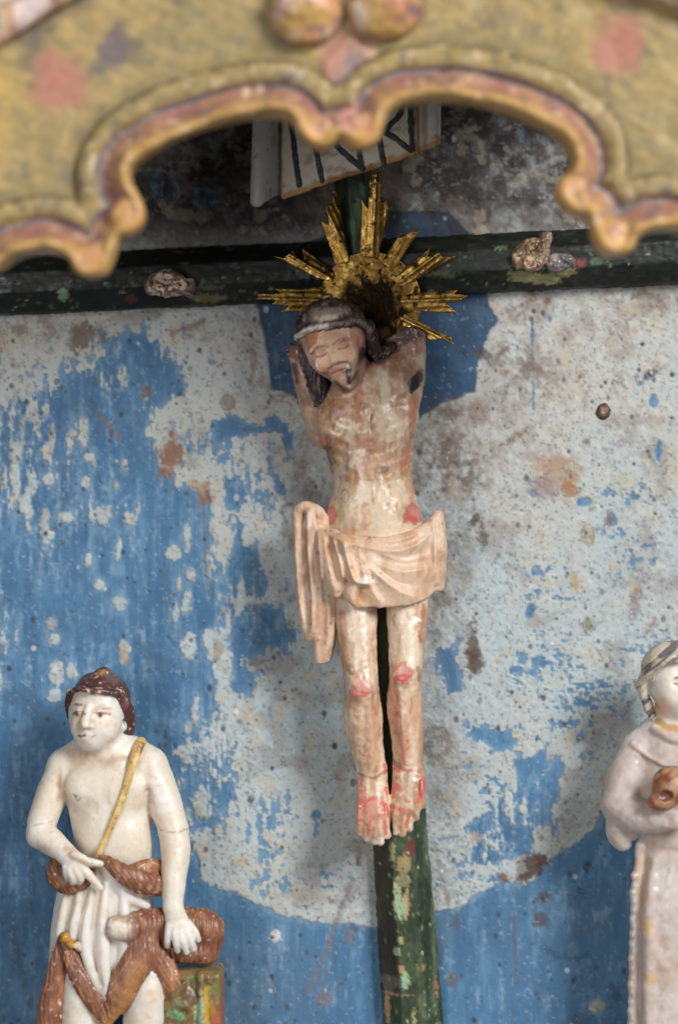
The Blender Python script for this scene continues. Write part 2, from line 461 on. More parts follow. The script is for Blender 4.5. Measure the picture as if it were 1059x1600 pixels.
        dd = (np.hypot((x[sel] - c[0]) / r[0], (y[sel] - c[1]) / r[1]) - 1) * min(r) + (2.2 + .12 * min(r)) * nf[sel] + (1.5 + .22 * min(r)) * nm[sel]
        B[sel] = np.minimum(B[sel], dd)
    m = np.clip(0.5 + B / 3.0, 0, 1)                # 1 = blue
    p = Paint(V, (0, 0, 0))
    blue = lin((76, 121, 159)); blue2 = lin((64, 105, 142)); blue3 = lin((96, 138, 170))
    pale = lin((178, 183, 182)); palew = lin((182, 178, 171)); palec = lin((171, 187, 194))
    tb = np.clip(0.5 + 0.5 * nl + 0.25 * ns, 0, 1)[:, None]
    cb = blue2 * (1 - tb) + blue * tb
    tb2 = np.clip(0.8 * fbm(x, y, 0, 16, 3, 61, sy=60) - .1, 0, 1)[:, None]
    cb = cb * (1 - tb2) + blue3 * tb2
    tw = np.clip(sst(1050, 560, y) + 0.7 * nl, 0, 1)[:, None]
    cp = palec * (1 - tw) + palew * tw
    t3 = np.clip(0.6 + nm * .5, 0, 1)[:, None]
    cp = cp * t3 + pale * (1 - t3)
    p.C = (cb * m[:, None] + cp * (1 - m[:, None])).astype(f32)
    pm = 1 - m
    halo_shade = sst(-3, 3, -sdpoly(x, y, [(380, 300), (402, 480), (415, 535), (425, 612), (455, 618), (496, 668), (655, 668), (692, 634), (745, 616), (756, 552), (782, 500), (765, 470), (770, 300)])) * m
    p.put(halo_shade * (.92 + .2 * nm), (36, 64, 94), .92)                    # shade round the halo, put into the blue
    # grey-brown soiling near the figure; along the top, shade under the arch painted in
    soil_shade = np.zeros(x.shape, dtype=f32)
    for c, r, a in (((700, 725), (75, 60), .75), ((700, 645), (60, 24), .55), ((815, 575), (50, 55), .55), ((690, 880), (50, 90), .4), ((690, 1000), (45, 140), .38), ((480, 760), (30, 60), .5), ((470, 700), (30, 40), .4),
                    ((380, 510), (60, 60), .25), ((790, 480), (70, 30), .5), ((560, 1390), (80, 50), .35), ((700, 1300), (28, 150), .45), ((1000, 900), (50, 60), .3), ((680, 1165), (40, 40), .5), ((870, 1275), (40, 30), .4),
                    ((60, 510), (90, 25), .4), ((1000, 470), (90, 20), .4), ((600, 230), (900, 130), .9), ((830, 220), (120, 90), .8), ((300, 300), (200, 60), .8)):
        soil_shade = np.maximum(soil_shade, a * np.exp(-((x - c[0]) / r[0]) ** 2 - ((y - c[1]) / r[1]) ** 2))
    sm = np.clip(soil_shade * (1.0 + 0.9 * nm + 0.9 * nf), 0, .9) * (0.35 + 0.65 * pm)
    p.put(sm, (104, 90, 84)); p.put(sst(400, 340, y) * np.clip(.8 + .4 * nm + .3 * nl, 0, .95), (52, 47, 45))  # dark wall top: shade of the arch put into the pigment
    p.put(np.clip((fbm(x, y, 0, 60, 4, 71) - .35) * 1.4, 0, .45) * pm, (128, 112, 104)); p.put(np.clip((fbm(x, y, 0, 11, 3, 73) + .5 * nm - .5) * 2.5, 0, .7) * pm * (.3 + .5 * sst(1300, 500, y)), (116, 102, 94), .5); p.put(np.clip((fbm(x, y, 0, 18, 4, 75) - .5) * 2.2, 0, .6) * pm, (196, 200, 194), .6)
    p.put(np.clip((fbm(x, y, 0, 34, 4, 77) - .45) * 1.6, 0, .4) * pm, (186, 172, 142))
    p.put(np.clip((fbm(x, y, 0, 50, 4, 81) - .45) * 1.2, 0, .45) * m, (66, 92, 118))
    # greyed lower corners of the blue field
    p.put(np.exp(-((x - 380) / 120) ** 2 - ((y - 1540) / 90) ** 2) * (.5 + .4 * nm), (96, 110, 122), .7)
    p.put(np.exp(-((x - 880) / 120) ** 2 - ((y - 1480) / 90) ** 2) * (.4 + .5 * nm), (90, 112, 136), .6)
    # thin wash and scuffs left where the pale coat has rubbed away
    fr = sst(16, 1, B) * sst(-1, 2, B) * np.clip(.45 + .6 * nf + .5 * ns, 0, 1) * (1 - halo_shade)
    p.put(fr, (132, 162, 186), .6)
    p.put(sst(-7, -1, B) * sst(2, -1, B) * np.clip(.2 + nm + .5 * nf, 0, 1), (150, 150, 140), .5)
    sc3 = np.clip((fbm(x, y, 0, 5, 3, 131, sy=70) - .45) * 2.2, 0, 1) * np.clip(.6 + nl, 0, 1) * (x < 480) * m
    p.put(sc3, (130, 162, 188), .28)
    p.put(np.clip((fbm(x, y, 0, 4, 3, 141, sy=110) - .55) * 2.5, 0, 1) * m, (54, 88, 120), .25)
    # edge line of the cartouche
    e = np.exp(-((B + 3) / 3.0) ** 2) * np.clip(.3 + nm, 0, 1)
    p.put(e * (y > 1200), (196, 200, 190), .5)
    # single stains
    for c, r, rot, rgb, a in (
        ((264, 715), (15, 33), 12, (142, 98, 74), .9), ((320, 772), (10, 18), 15, (150, 102, 78), .9), ((128, 528), (19, 22), 0, (112, 96, 84), .9), ((158, 522), (9, 14), 0, (96, 104, 116), .8),
        ((228, 613), (8, 10), 0, (128, 96, 70), .8), ((356, 629), (11, 11), 0, (150, 134, 108), .7), ((195, 1018), (5, 13), -15, (176, 146, 112), .8), ((340, 1015), (9, 14), 0, (152, 134, 112), .6), ((310, 760), (14, 12), 0, (176, 160, 128), .7),
        ((865, 738), (38, 24), 10, (172, 150, 122), .75), ((889, 761), (14, 15), 0, (158, 112, 70), .85), ((850, 762), (26, 16), 20, (150, 128, 126), .7), ((862, 726), (24, 10), -15, (178, 142, 124), .6),
        ((802, 683), (19, 5), -32, (130, 108, 92), .85), ((1014, 584), (15, 5), -25, (88, 70, 64), .9), ((740, 814), (12, 6), -60, (84, 68, 60), .9), ((753, 838), (7, 19), 0, (86, 76, 66), .85), ((917, 835), (10, 16), -15, (170, 160, 132), .7),
        ((952, 814), (6, 11), 0, (120, 108, 82), .8), ((897, 909), (8, 14), -10, (176, 148, 106), .8), ((918, 975), (9, 12), 15, (132, 122, 88), .75), ((995, 922), (5, 9), 0, (180, 140, 104), .7), ((989, 945), (9, 22), 8, (142, 122, 122), .6),
        ((970, 750), (10, 14), -20, (182, 176, 150), .7), ((738, 1012), (9, 34), 0, (92, 74, 66), .95), ((739, 1032), (14, 20), 0, (88, 70, 62), .95), ((827, 1352), (18, 20), 10, (84, 58, 50), .97), ((845, 1342), (12, 8), 30, (96, 62, 50), .9), ((815, 1372), (9, 6), 0, (92, 66, 54), .9), ((786, 1371), (8, 7), 0, (126, 84, 62), .95),
        ((848, 1402), (10, 8), 0, (96, 78, 78), .85), ((844, 1436), (14, 13), 20, (88, 82, 90), .8), ((740, 1310), (9, 8), 0, (186, 168, 134), .8), ((545, 1462), (8, 13), 0, (118, 112, 118), .7), ((504, 1560), (11, 12), 0, (126, 112, 108), .75),
        ((560, 1335), (5, 15), 0, (140, 122, 126), .7), ((375, 1346), (14, 6), -8, (192, 178, 142), .8), ((916, 1354), (6, 7), 0, (58, 62, 78), .9), ((431, 1463), (8, 7), 0, (214, 218, 222), .95), ((931, 1572), (9, 8), 10, (166, 168, 152), .9),
        ((120, 515), (7, 10), 0, (122, 100, 92), .8), ((30, 515), (12, 8), 0, (130, 108, 98), .7), ((392, 1250), (5, 7), 0, (60, 62, 66), .85), ((830, 455), (10, 12), 0, (110, 92, 84), .8), ((854, 470), (5, 7), 0, (112, 84, 70), .8), ((905, 588), (4, 5), 0, (120, 88, 70), .9), ((915, 690), (5, 4), 0, (112, 92, 82), .8),
        ((710, 1440), (9, 16), 0, (84, 92, 110), .7), ((705, 1530), (9, 12), 0, (104, 96, 90), .7), ((470, 1400), (40, 6), 6, (160, 156, 140), .5), ((455, 845), (6, 9), 0, (150, 132, 110), .7), ((400, 1035), (8, 8), 0, (112, 102, 94), .6), ((453, 975), (6, 7), 0, (136, 116, 86), .7),
        ((690, 935), (14, 16), 0, (118, 104, 90), .6), ((688, 905), (9, 14), 0, (124, 112, 92), .6), ((445, 830), (10, 12), 0, (140, 128, 106), .6)):
        p.blob(c, r, rgb, a * .55, 5, .35 * min(r) + 2.5, rot); p.blob((c[0] + .1 * r[0], c[1]), (r[0] * .9, r[1] * .92), [q * .92 for q in rgb], a * .8, 4, .55 * min(r) + 1.5, rot, seed=9)
    for pts, w, rgb, a in (
        ([(268, 522), (285, 514), (300, 510), (318, 500)], 3.2, (116, 92, 80), .85), ([(305, 512), (318, 506)], 7, (140, 118, 104), .6), ([(155, 645), (168, 662), (178, 676), (188, 682)], 5, (122, 104, 92), .8),
        ([(318, 800), (321, 850), (325, 932)], 2.2, (108, 104, 108), .7), ([(256, 880), (258, 930), (262, 965)], 1.8, (92, 102, 112), .7), ([(212, 644), (213, 668)], 2, (90, 92, 98), .7), ([(395, 540), (398, 565), (392, 600)], 3.5, (126, 106, 98), .75),
        ([(424, 620), (445, 617), (462, 610)], 4.5, (96, 86, 84), .85), ([(745, 555), (760, 560), (768, 570), (778, 555), (795, 540)], 4, (96, 80, 76), .85), ([(742, 550), (752, 548), (764, 555)], 4, (60, 64, 76), .8), ([(830, 505), (831, 560)], 1.4, (70, 76, 88), .8), ([(832, 560), (833, 640)], 1.2, (74, 84, 100), .6),
        ([(960, 595), (973, 602)], 2, (96, 82, 74), .8), ([(1008, 992), (1022, 968)], 3, (124, 100, 82), .8), ([(550, 1378), (532, 1420), (515, 1470), (500, 1510), (482, 1545)], 4.5, (112, 106, 108), .75), ([(560, 1385), (548, 1400)], 5, (134, 116, 104), .6),
        ([(515, 1470), (504, 1545)], 3, (104, 112, 122), .6), ([(802, 1420), (804, 1480), (808, 1540)], 2.6, (90, 90, 100), .75), ([(836, 1400), (837, 1470)], 2, (86, 86, 98), .6), ([(850, 1482), (872, 1494), (895, 1498), (915, 1492)], 4, (58, 84, 116), .7), ([(905, 1458), (935, 1448)], 3, (108, 104, 108), .7),
        ([(955, 1540), (965, 1560), (980, 1570)], 6, (60, 84, 120), .7), ([(640, 1300), (650, 1360), (668, 1410)], 3, (124, 108, 92), .5), ([(676, 1310), (690, 1370), (700, 1410)], 4, (120, 104, 92), .7), ([(60, 850), (62, 900)], 1.5, (100, 116, 132), .5), ([(98, 840), (100, 905)], 1.5, (92, 108, 126), .5),
        ([(145, 920), (148, 1000)], 1.4, (92, 108, 124), .5), ([(700, 690), (690, 720), (720, 725), (740, 720)], 5, (88, 76, 72), .6), ([(20, 1450), (35, 1520), (50, 1570)], 4, (70, 86, 104), .6), ([(985, 465), (1008, 458), (1030, 468)], 3.5, (106, 88, 80), .8),
        ([(722, 930), (728, 905), (737, 890)], 3, (122, 112, 96), .5), ([(440, 800), (446, 790), (456, 788)], 3, (70, 64, 58), .8), ([(442, 802), (446, 814)], 3, (74, 68, 60), .8), ([(390, 1160), (380, 1215), (405, 1200)], 8, (152, 158, 150), .5)):
        p.line(pts, w, rgb, a * .5, 4.5, 1.5 + w * .5); p.line(pts, w * .7, rgb, a * .6, 3, 1.5 + w * .9, seed=8)
    p.ring((356, 629), (11, 11), 1.5, (122, 104, 84), .6); p.ring((368, 1170), (12, 18), 1.6, (150, 150, 140), .5); p.ring((918, 835), (10, 16), 1.3, (132, 122, 96), .6); p.ring((680, 1160), (22, 22), 4, (110, 96, 80), .5)
    # fly specks and pin holes
    C = p.C.reshape(H, Wd, 3); Hm = np.zeros((H, Wd), dtype=f32)
    nd = 3800
    dx = rng.uniform(-60, 1120, nd); dy = rng.uniform(180, 1640, nd)
    rr = 1.1 + 3.2 * rng.random(nd) ** 8.0
    for a, b, r in zip(dx, dy, rr):
        i0 = int((b + 40) / st); j0 = int((a + 110) / st); w = int(r / st) + 3
        i1, i2, j1, j2 = max(0, i0 - w), min(H, i0 + w + 1), max(0, j0 - w), min(Wd, j0 + w + 1)
        if i2 <= i1 or j2 <= j1: continue
        sub = np.hypot(X[i1:i2, j1:j2] - a, (Y[i1:i2, j1:j2] - b) * rng.uniform(.7, 1.0)) - r
        mk = np.clip(.5 - sub / 2.0, 0, 1)[..., None] * rng.uniform(.45, .95)
        cc = lin([(48, 50, 56), (62, 56, 52), (90, 72, 60), (56, 70, 92)][rng.integers(0, 4)]) if rng.random() < .94 else lin((206, 208, 204))
        C[i1:i2, j1:j2] = C[i1:i2, j1:j2] * (1 - mk) + cc * mk
        Hm[i1:i2, j1:j2] -= 1.0 * mk[..., 0] * (r > 2)
    p.C = C.reshape(-1, 3)
    # fine crackle of pigment grains
    g = fbm(x, y, 0, 4.0, 2, 91)
    p.put(np.clip((g - .62) * 2.2, 0, .7) * (pm * .8 + .35), (92, 92, 96), .7)
    p.put(np.clip((fbm(x, y, 0, 5.0, 2, 95) - .85) * 2.5, 0, .6) * m, (150, 170, 190), .7)
    # relief: pale layer stands proud of the blue, boards slightly uneven
    V[:, 2] = 1.8 * pm + 0.5 * nf * pm + 0.25 * nf + 1.6 * nl + Hm.ravel()
    idx = np.arange(H * Wd).reshape(H, Wd)
    Fq = np.stack([idx[:-1, :-1], idx[1:, :-1], idx[1:, 1:], idx[:-1, 1:]], -1).reshape(-1, 4)
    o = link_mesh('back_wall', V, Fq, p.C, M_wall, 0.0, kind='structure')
    # the nail head driven into the panel
    v = Vol((925, 625, -4), (960, 662, 14), 1.2)
    v.ell((942, 643, 1), (11.5, 13.5, 6), 2); v.ell((943, 642, 8), (6, 7, 4), 2, mode='sub')
    v.rough(lambda a, b, c: 1.0 * fbm(a, b, c, 5, 2, 3))
    V2, F2 = v.mesh(); q = Paint(V2, (78, 56, 46)); q.blob((943, 642), 5.5, (150, 118, 96), .9, 2, 1.5)
    link_mesh('nail_head', V2, F2, q.C, M_cross, 0.0, o, label='rusty round nail head in the pale paint')
    return o
build_wall()

# ------------------------------------------------------------------ roof board of the niche, carrying the carved valance
def slab(name, x0, x1, y0, y1, d0, d1, mat, rgb, kind):
    V = np.array([(a, b, c) for c in (d0, d1) for b in (y0, y1) for a in (x0, x1)], dtype=float)
    Fq = np.array([(0, 1, 3, 2), (4, 6, 7, 5), (0, 4, 5, 1), (2, 3, 7, 6), (0, 2, 6, 4), (1, 5, 7, 3)])
    o = link_mesh(name, V, Fq, np.tile(lin(rgb), (8, 1)), mat, 0.0, smooth=False)
    o['kind'] = kind
    return o
slab('niche_floor', -150, 1210, 1702, 1732, 3, 420, M_dark, (150, 142, 128), 'structure')
slab('ceiling', -150, 1210, -32, -2, 3, 548, M_dark, (92, 84, 74), 'structure')

# ------------------------------------------------------------------ cross
def loft(rows, closed=True):
    """rows: (n, m, 3) -> verts, quads (ring direction closed) with capped ends left open inside walls"""
    n, m, _ = rows.shape
    V = rows.reshape(-1, 3)
    idx = np.arange(n * m).reshape(n, m)
    nx = np.roll(idx, -1, axis=1) if closed else None
    if closed:
        Fq = np.stack([idx[:-1], idx[1:], nx[1:], nx[:-1]], -1).reshape(-1, 4)
    else:
        Fq = np.stack([idx[:-1, :-1], idx[1:, :-1], idx[1:, 1:], idx[:-1, 1:]], -1).reshape(-1, 4)
    return V, Fq

def section(pts, n):
    """resample an open profile to n points"""
    P = np.array(pts, dtype=float)
    L = np.concatenate([[0], np.cumsum(np.hypot(*np.diff(P, axis=0).T))])
    t = np.linspace(0, L[-1], n)
    return np.column_stack([np.interp(t, L, P[:, 0]), np.interp(t, L, P[:, 1])])

cross = thing('cross', 'dark green painted wooden cross with faceted beams behind the crucified figure', 'cross', (650, 1690, 30), 40)
def build_cross():
    prof = section([(-1, 0.0), (-1.0, .30), (-.94, .42), (-.40, .96), (-.32, 1.0), (.42, 1.0), (.50, .96), (.95, .42), (1, .3), (1, 0.0)], 52)
    ys = np.arange(40, 1700, 2.5)
    xc = 558 + 0.0698 * (ys - 340); hw = np.interp(ys, [40, 340, 1330, 1700], [31, 32, 43, 48])
    rows = np.zeros((len(ys), len(prof), 3))
    rows[:, :, 0] = xc[:, None] + hw[:, None] * prof[None, :, 0]
    rows[:, :, 1] = ys[:, None]
    rows[:, :, 2] = 1.5 + 52 * prof[None, :, 1]
    nz = fbm(rows[:, :, 0], rows[:, :, 1], rows[:, :, 2], 22, 4, 5, sy=70); nk = fbm(rows[:, :, 0], rows[:, :, 1], rows[:, :, 2], 7, 2, 9)
    rows[:, :, 2] += 1.6 * nz * prof[None, :, 1] + .5 * nk
    rows[:, :, 0] += (1.4 * nk + 1.5 * nz) * np.abs(prof[None, :, 0])
    V, Fq = loft(rows, closed=False)
    u = np.tile(prof[:, 0], len(ys)).astype(f32)
    p = Paint(V, (46, 60, 42)); y = p.y
    n1 = p.n(20, 4, 3, sy=60); n2 = p.n(8, 3, 5, sy=20)
    p.put(sst(-.25, .35, n1), (74, 92, 62), .55)
    p.put(sst(.1, .6, n2), (30, 40, 30), .6)
    p.put(sst(-.28, -.42, u + .06 * n2) * sst(1290, 1330, y) * sst(1600, 1500, y), (62, 56, 42), .85)       # browned left facet
    p.put(sst(-.05, .4, n2) * sst(-.3, -.42, u) * sst(1290, 1330, y), (46, 44, 32), .5)
    p.put(sst(.6, .9, n1 + .3 * (u > .2)), (110, 116, 84), .5)
    def loc(uu, yy): return 558 + .0698 * (yy - 340) + np.interp(yy, [40, 340, 1330, 1700], [31, 32, 43, 48]) * uu
    for uu, yy, r, rgb in ((-.28, 1400, (6, 28), (176, 190, 148)), (-.12, 1418, (7, 16), (150, 186, 150)), (.02, 1410, (4, 24), (186, 158, 112)), (-.02, 1352, (7, 14), (160, 134, 96)), (-.35, 1330, (4, 16), (150, 146, 104)), (-.05, 1375, (12, 10), (128, 128, 88)),
                           (-.42, 1485, (5, 7), (150, 168, 130)), (-.25, 1466, (3, 6), (168, 160, 110)), (-.2, 1530, (6, 14), (160, 190, 160)), (-.28, 1512, (6, 7), (176, 142, 100)), (.5, 1510, (4, 4), (160, 120, 80)), (.15, 1345, (6, 16), (150, 140, 96)), (.3, 1325, (8, 14), (104, 44, 44)),
                           (-.85, 1575, (4, 26), (176, 140, 110)), (-.6, 1553, (16, 2.2), (176, 140, 112)), (.85, 1540, (3, 14), (160, 110, 76)), (.0, 1600, (3, 16), (170, 160, 110)), (-.7, 1535, (16, 12), (104, 96, 80)), (.1, 330, (8, 20), (70, 110, 78)), (-.2, 355, (10, 12), (64, 104, 72)), (.35, 300, (6, 12), (72, 104, 80)), (-.1, 1000, (4, 60), (84, 84, 54)), (.1, 1090, (5, 40), (110, 112, 74))):
        p.blob((loc(uu, yy), yy), r, rgb, .9, 2.5, 3.0)
    r2 = np.random.default_rng(4)
    for _ in range(110):
        yy = r2.uniform(1300, 1690); uu = r2.uniform(-.9, .9); p.blob((loc(uu, yy), yy), (r2.uniform(.8, 1.8), r2.uniform(1, 3.5)), [(150, 160, 120), (190, 190, 160), (120, 140, 96), (24, 30, 26)][r2.integers(0, 4)], .8, 1.5, .6)
    link_mesh('upright_beam', V, Fq, p.C, M_cross, 40, cross)
    # crossbar
    prof = section([(1, 0), (1, .35), (.95, .45), (.42, .96), (.34, 1), (-.34, 1), (-.42, .96), (-.95, .45), (-1, .35), (-1, 0)], 52)
    xs = np.arange(-90, 1151, 2.5)
    yc = 435 - .0466 * (xs - 200); hh = 46.0
    rows = np.zeros((len(xs), len(prof), 3))
    rows[:, :, 0] = xs[:, None]; rows[:, :, 1] = yc[:, None] - hh * prof[None, :, 0]; rows[:, :, 2] = 1.5 + 55 * prof[None, :, 1]
    nz = fbm(rows[:, :, 0], rows[:, :, 1], rows[:, :, 2], 70, 4, 15, sy=22); nk = fbm(rows[:, :, 0], rows[:, :, 1], rows[:, :, 2], 7, 2, 19)
    rows[:, :, 2] += 1.6 * nz * prof[None, :, 1] + .5 * nk
    rows[:, :, 1] += (1.2 * nk + 1.2 * nz) * np.abs(prof[None, :, 0])
    V, Fq = loft(rows, closed=False); Fq = Fq[:, ::-1]
    p = Paint(V, (23, 27, 23))  # darker than the upright: shade under the arch is put into this green
    n1 = p.n(60, 4, 3, sy=16); n2 = p.n(16, 3, 5, sy=7)
    p.put(sst(-.2, .5, n1), (36, 44, 33), .45); p.put(sst(.6, 1.0, n2) * (p.x < 450), (104, 124, 92), .6); p.put(sst(.3, .8, n2) * (p.x > 450), (66, 76, 54), .4)
    p.put(sst(.35, .8, p.n(40, 3, 25)), (18, 20, 18), .6)
    for c, r, rgb in (((325, 465), (30, 6), (120, 110, 74)), ((205, 468), (8, 6), (104, 48, 48)), ((815, 432), (22, 9), (148, 142, 104)), ((850, 436), (26, 8), (148, 142, 100)), ((880, 425), (18, 6), (150, 142, 100)), ((905, 412), (10, 7), (120, 58, 60)), ((930, 410), (9, 6), (70, 96, 66)), ((780, 388), (7, 3), (110, 140, 100)), ((100, 462), (8, 9), (130, 160, 130)), ((330, 450), (20, 4), (84, 96, 70)), ((690, 430), (26, 5), (84, 90, 60)), ((560, 455), (30, 4), (80, 88, 60))):
        p.blob(c, r, rgb, .9, 3, 3)
    r2 = np.random.default_rng(5)
    for _ in range(110):
        xx = r2.uniform(-60, 1100); yy = 435 - .0466 * (xx - 200) + r2.uniform(-10, 44)
        p.blob((xx, yy), (r2.uniform(1, 4), r2.uniform(.8, 2.0)), [(130, 156, 120), (150, 160, 130), (90, 120, 84), (20, 24, 22)][r2.integers(0, 4)], .7, 1.5, .6)
    link_mesh('crossbar', V, Fq, p.C, M_cbar, 40, cross)
    # broken remains of the two hands still nailed to the crossbar
    v = Vol((210, 410, 45), (325, 480, 92), 1.5)
    for c, r, ro in (((262, 446, 60), (36, 20, 14), 4), ((250, 438, 68), (12, 9, 10), 20), ((280, 442, 68), (14, 8, 11), 35), ((285, 455, 68), (16, 7, 9), 10), ((240, 452, 64), (14, 12, 9), 0), ((262, 432, 66), (10, 9, 9), 0), ((298, 450, 62), (9, 13, 9), 0)):
        v.ell(c, r, 3, ro)
    for q in ([(246, 436, 72), (262, 434, 80), (276, 444, 82)], [(268, 428, 72), (280, 436, 80), (292, 450, 80)], [(258, 456, 74), (278, 454, 82), (300, 464, 78)], [(240, 446, 72), (250, 452, 80), (262, 464, 78)]):
        v.chain(q, [5, 6, 4.5], 1.5)
    v.chain([(244, 446, 84), (262, 450, 86)], [3, 3], 2, mode='sub'); v.chain([(262, 436, 78), (275, 450, 80)], [3, 3], 2, mode='sub')
    v.rough(lambda a, b, c: 1.8 * fbm(a, b, c, 12, 3, 3) + 1.2 * fbm(a, b, c, 5, 2, 8, sy=12))
    V, Fq = v.mesh(); p = Paint(V, (128, 104, 92))
    p.put(sst(-.25, .1, p.n(14, 3, 4)), (224, 200, 180)); p.put(sst(.2, .45, p.n(11, 3, 14)), (96, 66, 40), .9); p.put(sst(30, 40, np.hypot(p.x - 268, (p.y - 446) * 1.3)), (104, 84, 86), .8)
    p.line([(245, 436), (246, 452), (247, 462)], 1.4, (190, 160, 110), .8)
    link_mesh('broken_hand', V, Fq, p.C, M_flesh, 40, cross, label='pale splintered remains of a carved hand on the left bar')
    v = Vol((785, 362, 45), (905, 448, 92), 1.5)
    for c, r, ro in (((828, 400, 58), (26, 26, 13), 0), ((826, 415, 68), (14, 10, 11), 0), ((850, 380, 60), (10, 18, 13), 10), ((835, 385, 64), (22, 8, 10), -25), ((872, 412, 58), (24, 15, 12), -12), ((866, 418, 66), (12, 6, 8), 0), ((882, 408, 66), (9, 6, 8), 20), ((806, 405, 58), (9, 18, 10), 0)):
        v.ell(c, r, 3, ro)
    v.ell((825, 415, 78), (7, 7, 8), 2, mode='sub'); v.ell((834, 398, 74), (13, 7, 9), 2, mode='sub')
    v.rough(lambda a, b, c: 3.0 * fbm(a, b, c, 12, 3, 33) + 1.2 * fbm(a, b, c, 5, 2, 38))
    V, Fq = v.mesh(); p = Paint(V, (116, 92, 72))
    p.put(sst(0, .4, p.n(14, 3, 4)), (168, 142, 110)); p.put(sst(.1, .4, p.n(11, 3, 14)), (78, 54, 36), .9); p.put(sst(848, 860, p.x), (112, 108, 112), .9); p.put(sst(848, 860, p.x) * sst(.2, .5, p.n(8, 2, 24)), (160, 140, 140), .9)
    p.ring((825, 415), (8, 8), 2, (196, 160, 136), .9)
    link_mesh('broken_hand', V, Fq, p.C, M_flesh, 40, cross, label='brown hollow remains of a carved hand on the right bar')
build_cross()

# ------------------------------------------------------------------ rayed halo
halo = thing('halo', 'tarnished gold halo of forked metal rays behind the thorn crowned head', 'halo', (578, 550, 66), 72)
def build_halo():
    cx, cy = 578.0, 472.0
    def tint(V, k):
        p = Paint(V, (156, 122, 64))
        p.put(sst(-.1, .6, p.n(14, 3, k)), (150, 110, 52), .8); p.put(sst(.3, .8, p.n(9, 3, k + 5)), (216, 184, 112), .8)
        t = sst(.22, .7, p.n(9, 4, k + 9) + .25 * p.n(30, 2, k + 12))
        p.put(t, (30, 22, 15), .94)
        return p, 1 - .15 * t
    v = Vol((485, 385, 58), (668, 566, 82), 1.4)
    def disc(X, Y, Z):
        r = np.hypot(X - f32(cx), Y - f32(cy))
        return np.maximum(r - 80, np.abs(Z - f32(71) + 3.0 * (r / 80) ** 2) - 1.6)
    v.op(disc, (490, 390, 60), (664, 560, 80), .5, pad=4)
    v.rough(lambda a, b, c: .5 * fbm(a, b, c, 16, 3, 3), 6)
    V, Fq = v.mesh(); p, me = tint(V, 2)
    r = np.hypot(p.x - cx - 6, p.y - cy - 8)
    t = sst(66, 34, r + 20 * p.n(14, 3, 61)); p.put(t, (22, 16, 12), .97)  # centre blackened by tarnish and by the head's shadow, painted in
    link_mesh('disc', V, Fq, p.C, M_gold, 72, halo, metal=me, label='black tarnished centre plate of the halo')
    rays = [[(502, 446), (470, 452), (428, 451), (441, 459), (402, 459), (404, 468), (432, 470), (424, 476), (452, 479), (436, 488), (505, 486)],
            [(497, 436), (427, 400), (443, 403), (458, 391), (465, 402), (475, 406), (472, 387), (522, 424), (520, 440)],
            [(524, 414), (500, 344), (514, 352), (509, 322), (519, 318), (521, 296), (526, 300), (544, 398), (546, 410)],
            [(562, 400), (564, 312), (575, 326), (577, 276), (594, 270), (598, 288), (596, 316), (608, 312), (604, 345), (590, 404)],
            [(596, 410), (625, 363), (633, 368), (642, 362), (655, 361), (613, 424)],
            [(612, 436), (672, 387), (667, 402), (684, 394), (690, 402), (711, 401), (636, 444), (626, 448)],
            [(626, 462), (640, 458), (715, 453), (708, 459), (732, 462), (716, 472), (694, 473), (715, 490), (640, 485), (626, 484)],
            [(610, 500), (626, 487), (690, 521), (704, 527), (708, 538), (692, 530), (672, 532), (640, 514)],
            [(520, 510), (505, 525), (462, 548), (447, 544), (449, 555), (470, 560), (525, 530)]]
    for i, P in enumerate(rays):
        A = np.array(P, dtype=float); c0 = np.array([cx, cy]); tip = A[np.argmax(np.hypot(*(A - c0).T))]
        ang = math.atan2(*(A.mean(0) - c0)[::-1])
        ux, uy = math.cos(ang), math.sin(ang)
        lo = A.min(0) - 4; hi = A.max(0) + 4
        v = Vol((lo[0], lo[1], 56), (hi[0], hi[1], 96), 1.0)
        tilt = [.10, .02, .06, .10, -.02, .08, .05, .12, .1][i]
        def ray(X, Y, Z, P=P, ux=ux, uy=uy, tilt=tilt):
            q = sdpoly(X, Y, P)
            a = (X - f32(cx)) * f32(ux) + (Y - f32(cy)) * f32(uy); b = -(X - f32(cx)) * f32(uy) + (Y - f32(cy)) * f32(ux)
            zc = 73 + tilt * (a - 70) - 0.22 * np.abs(b + 1.5) - 1.5 * np.abs(((b + 20 + .03 * a) / 9.0) % 1.0 - .5)
            return np.maximum(q, np.abs(Z - zc) - 1.3)
        v.op(ray, (lo[0], lo[1], 58), (hi[0], hi[1], 98), .5, pad=2)
        v.rough(lambda a, b, c: .5 * fbm(a, b, c, 12, 2, 7), 5)
        V, Fq = v.mesh(); p, me = tint(V, 20 + i * 11)
        link_mesh('ray', V, Fq, p.C, M_gold, 72, halo, metal=me)
build_halo()

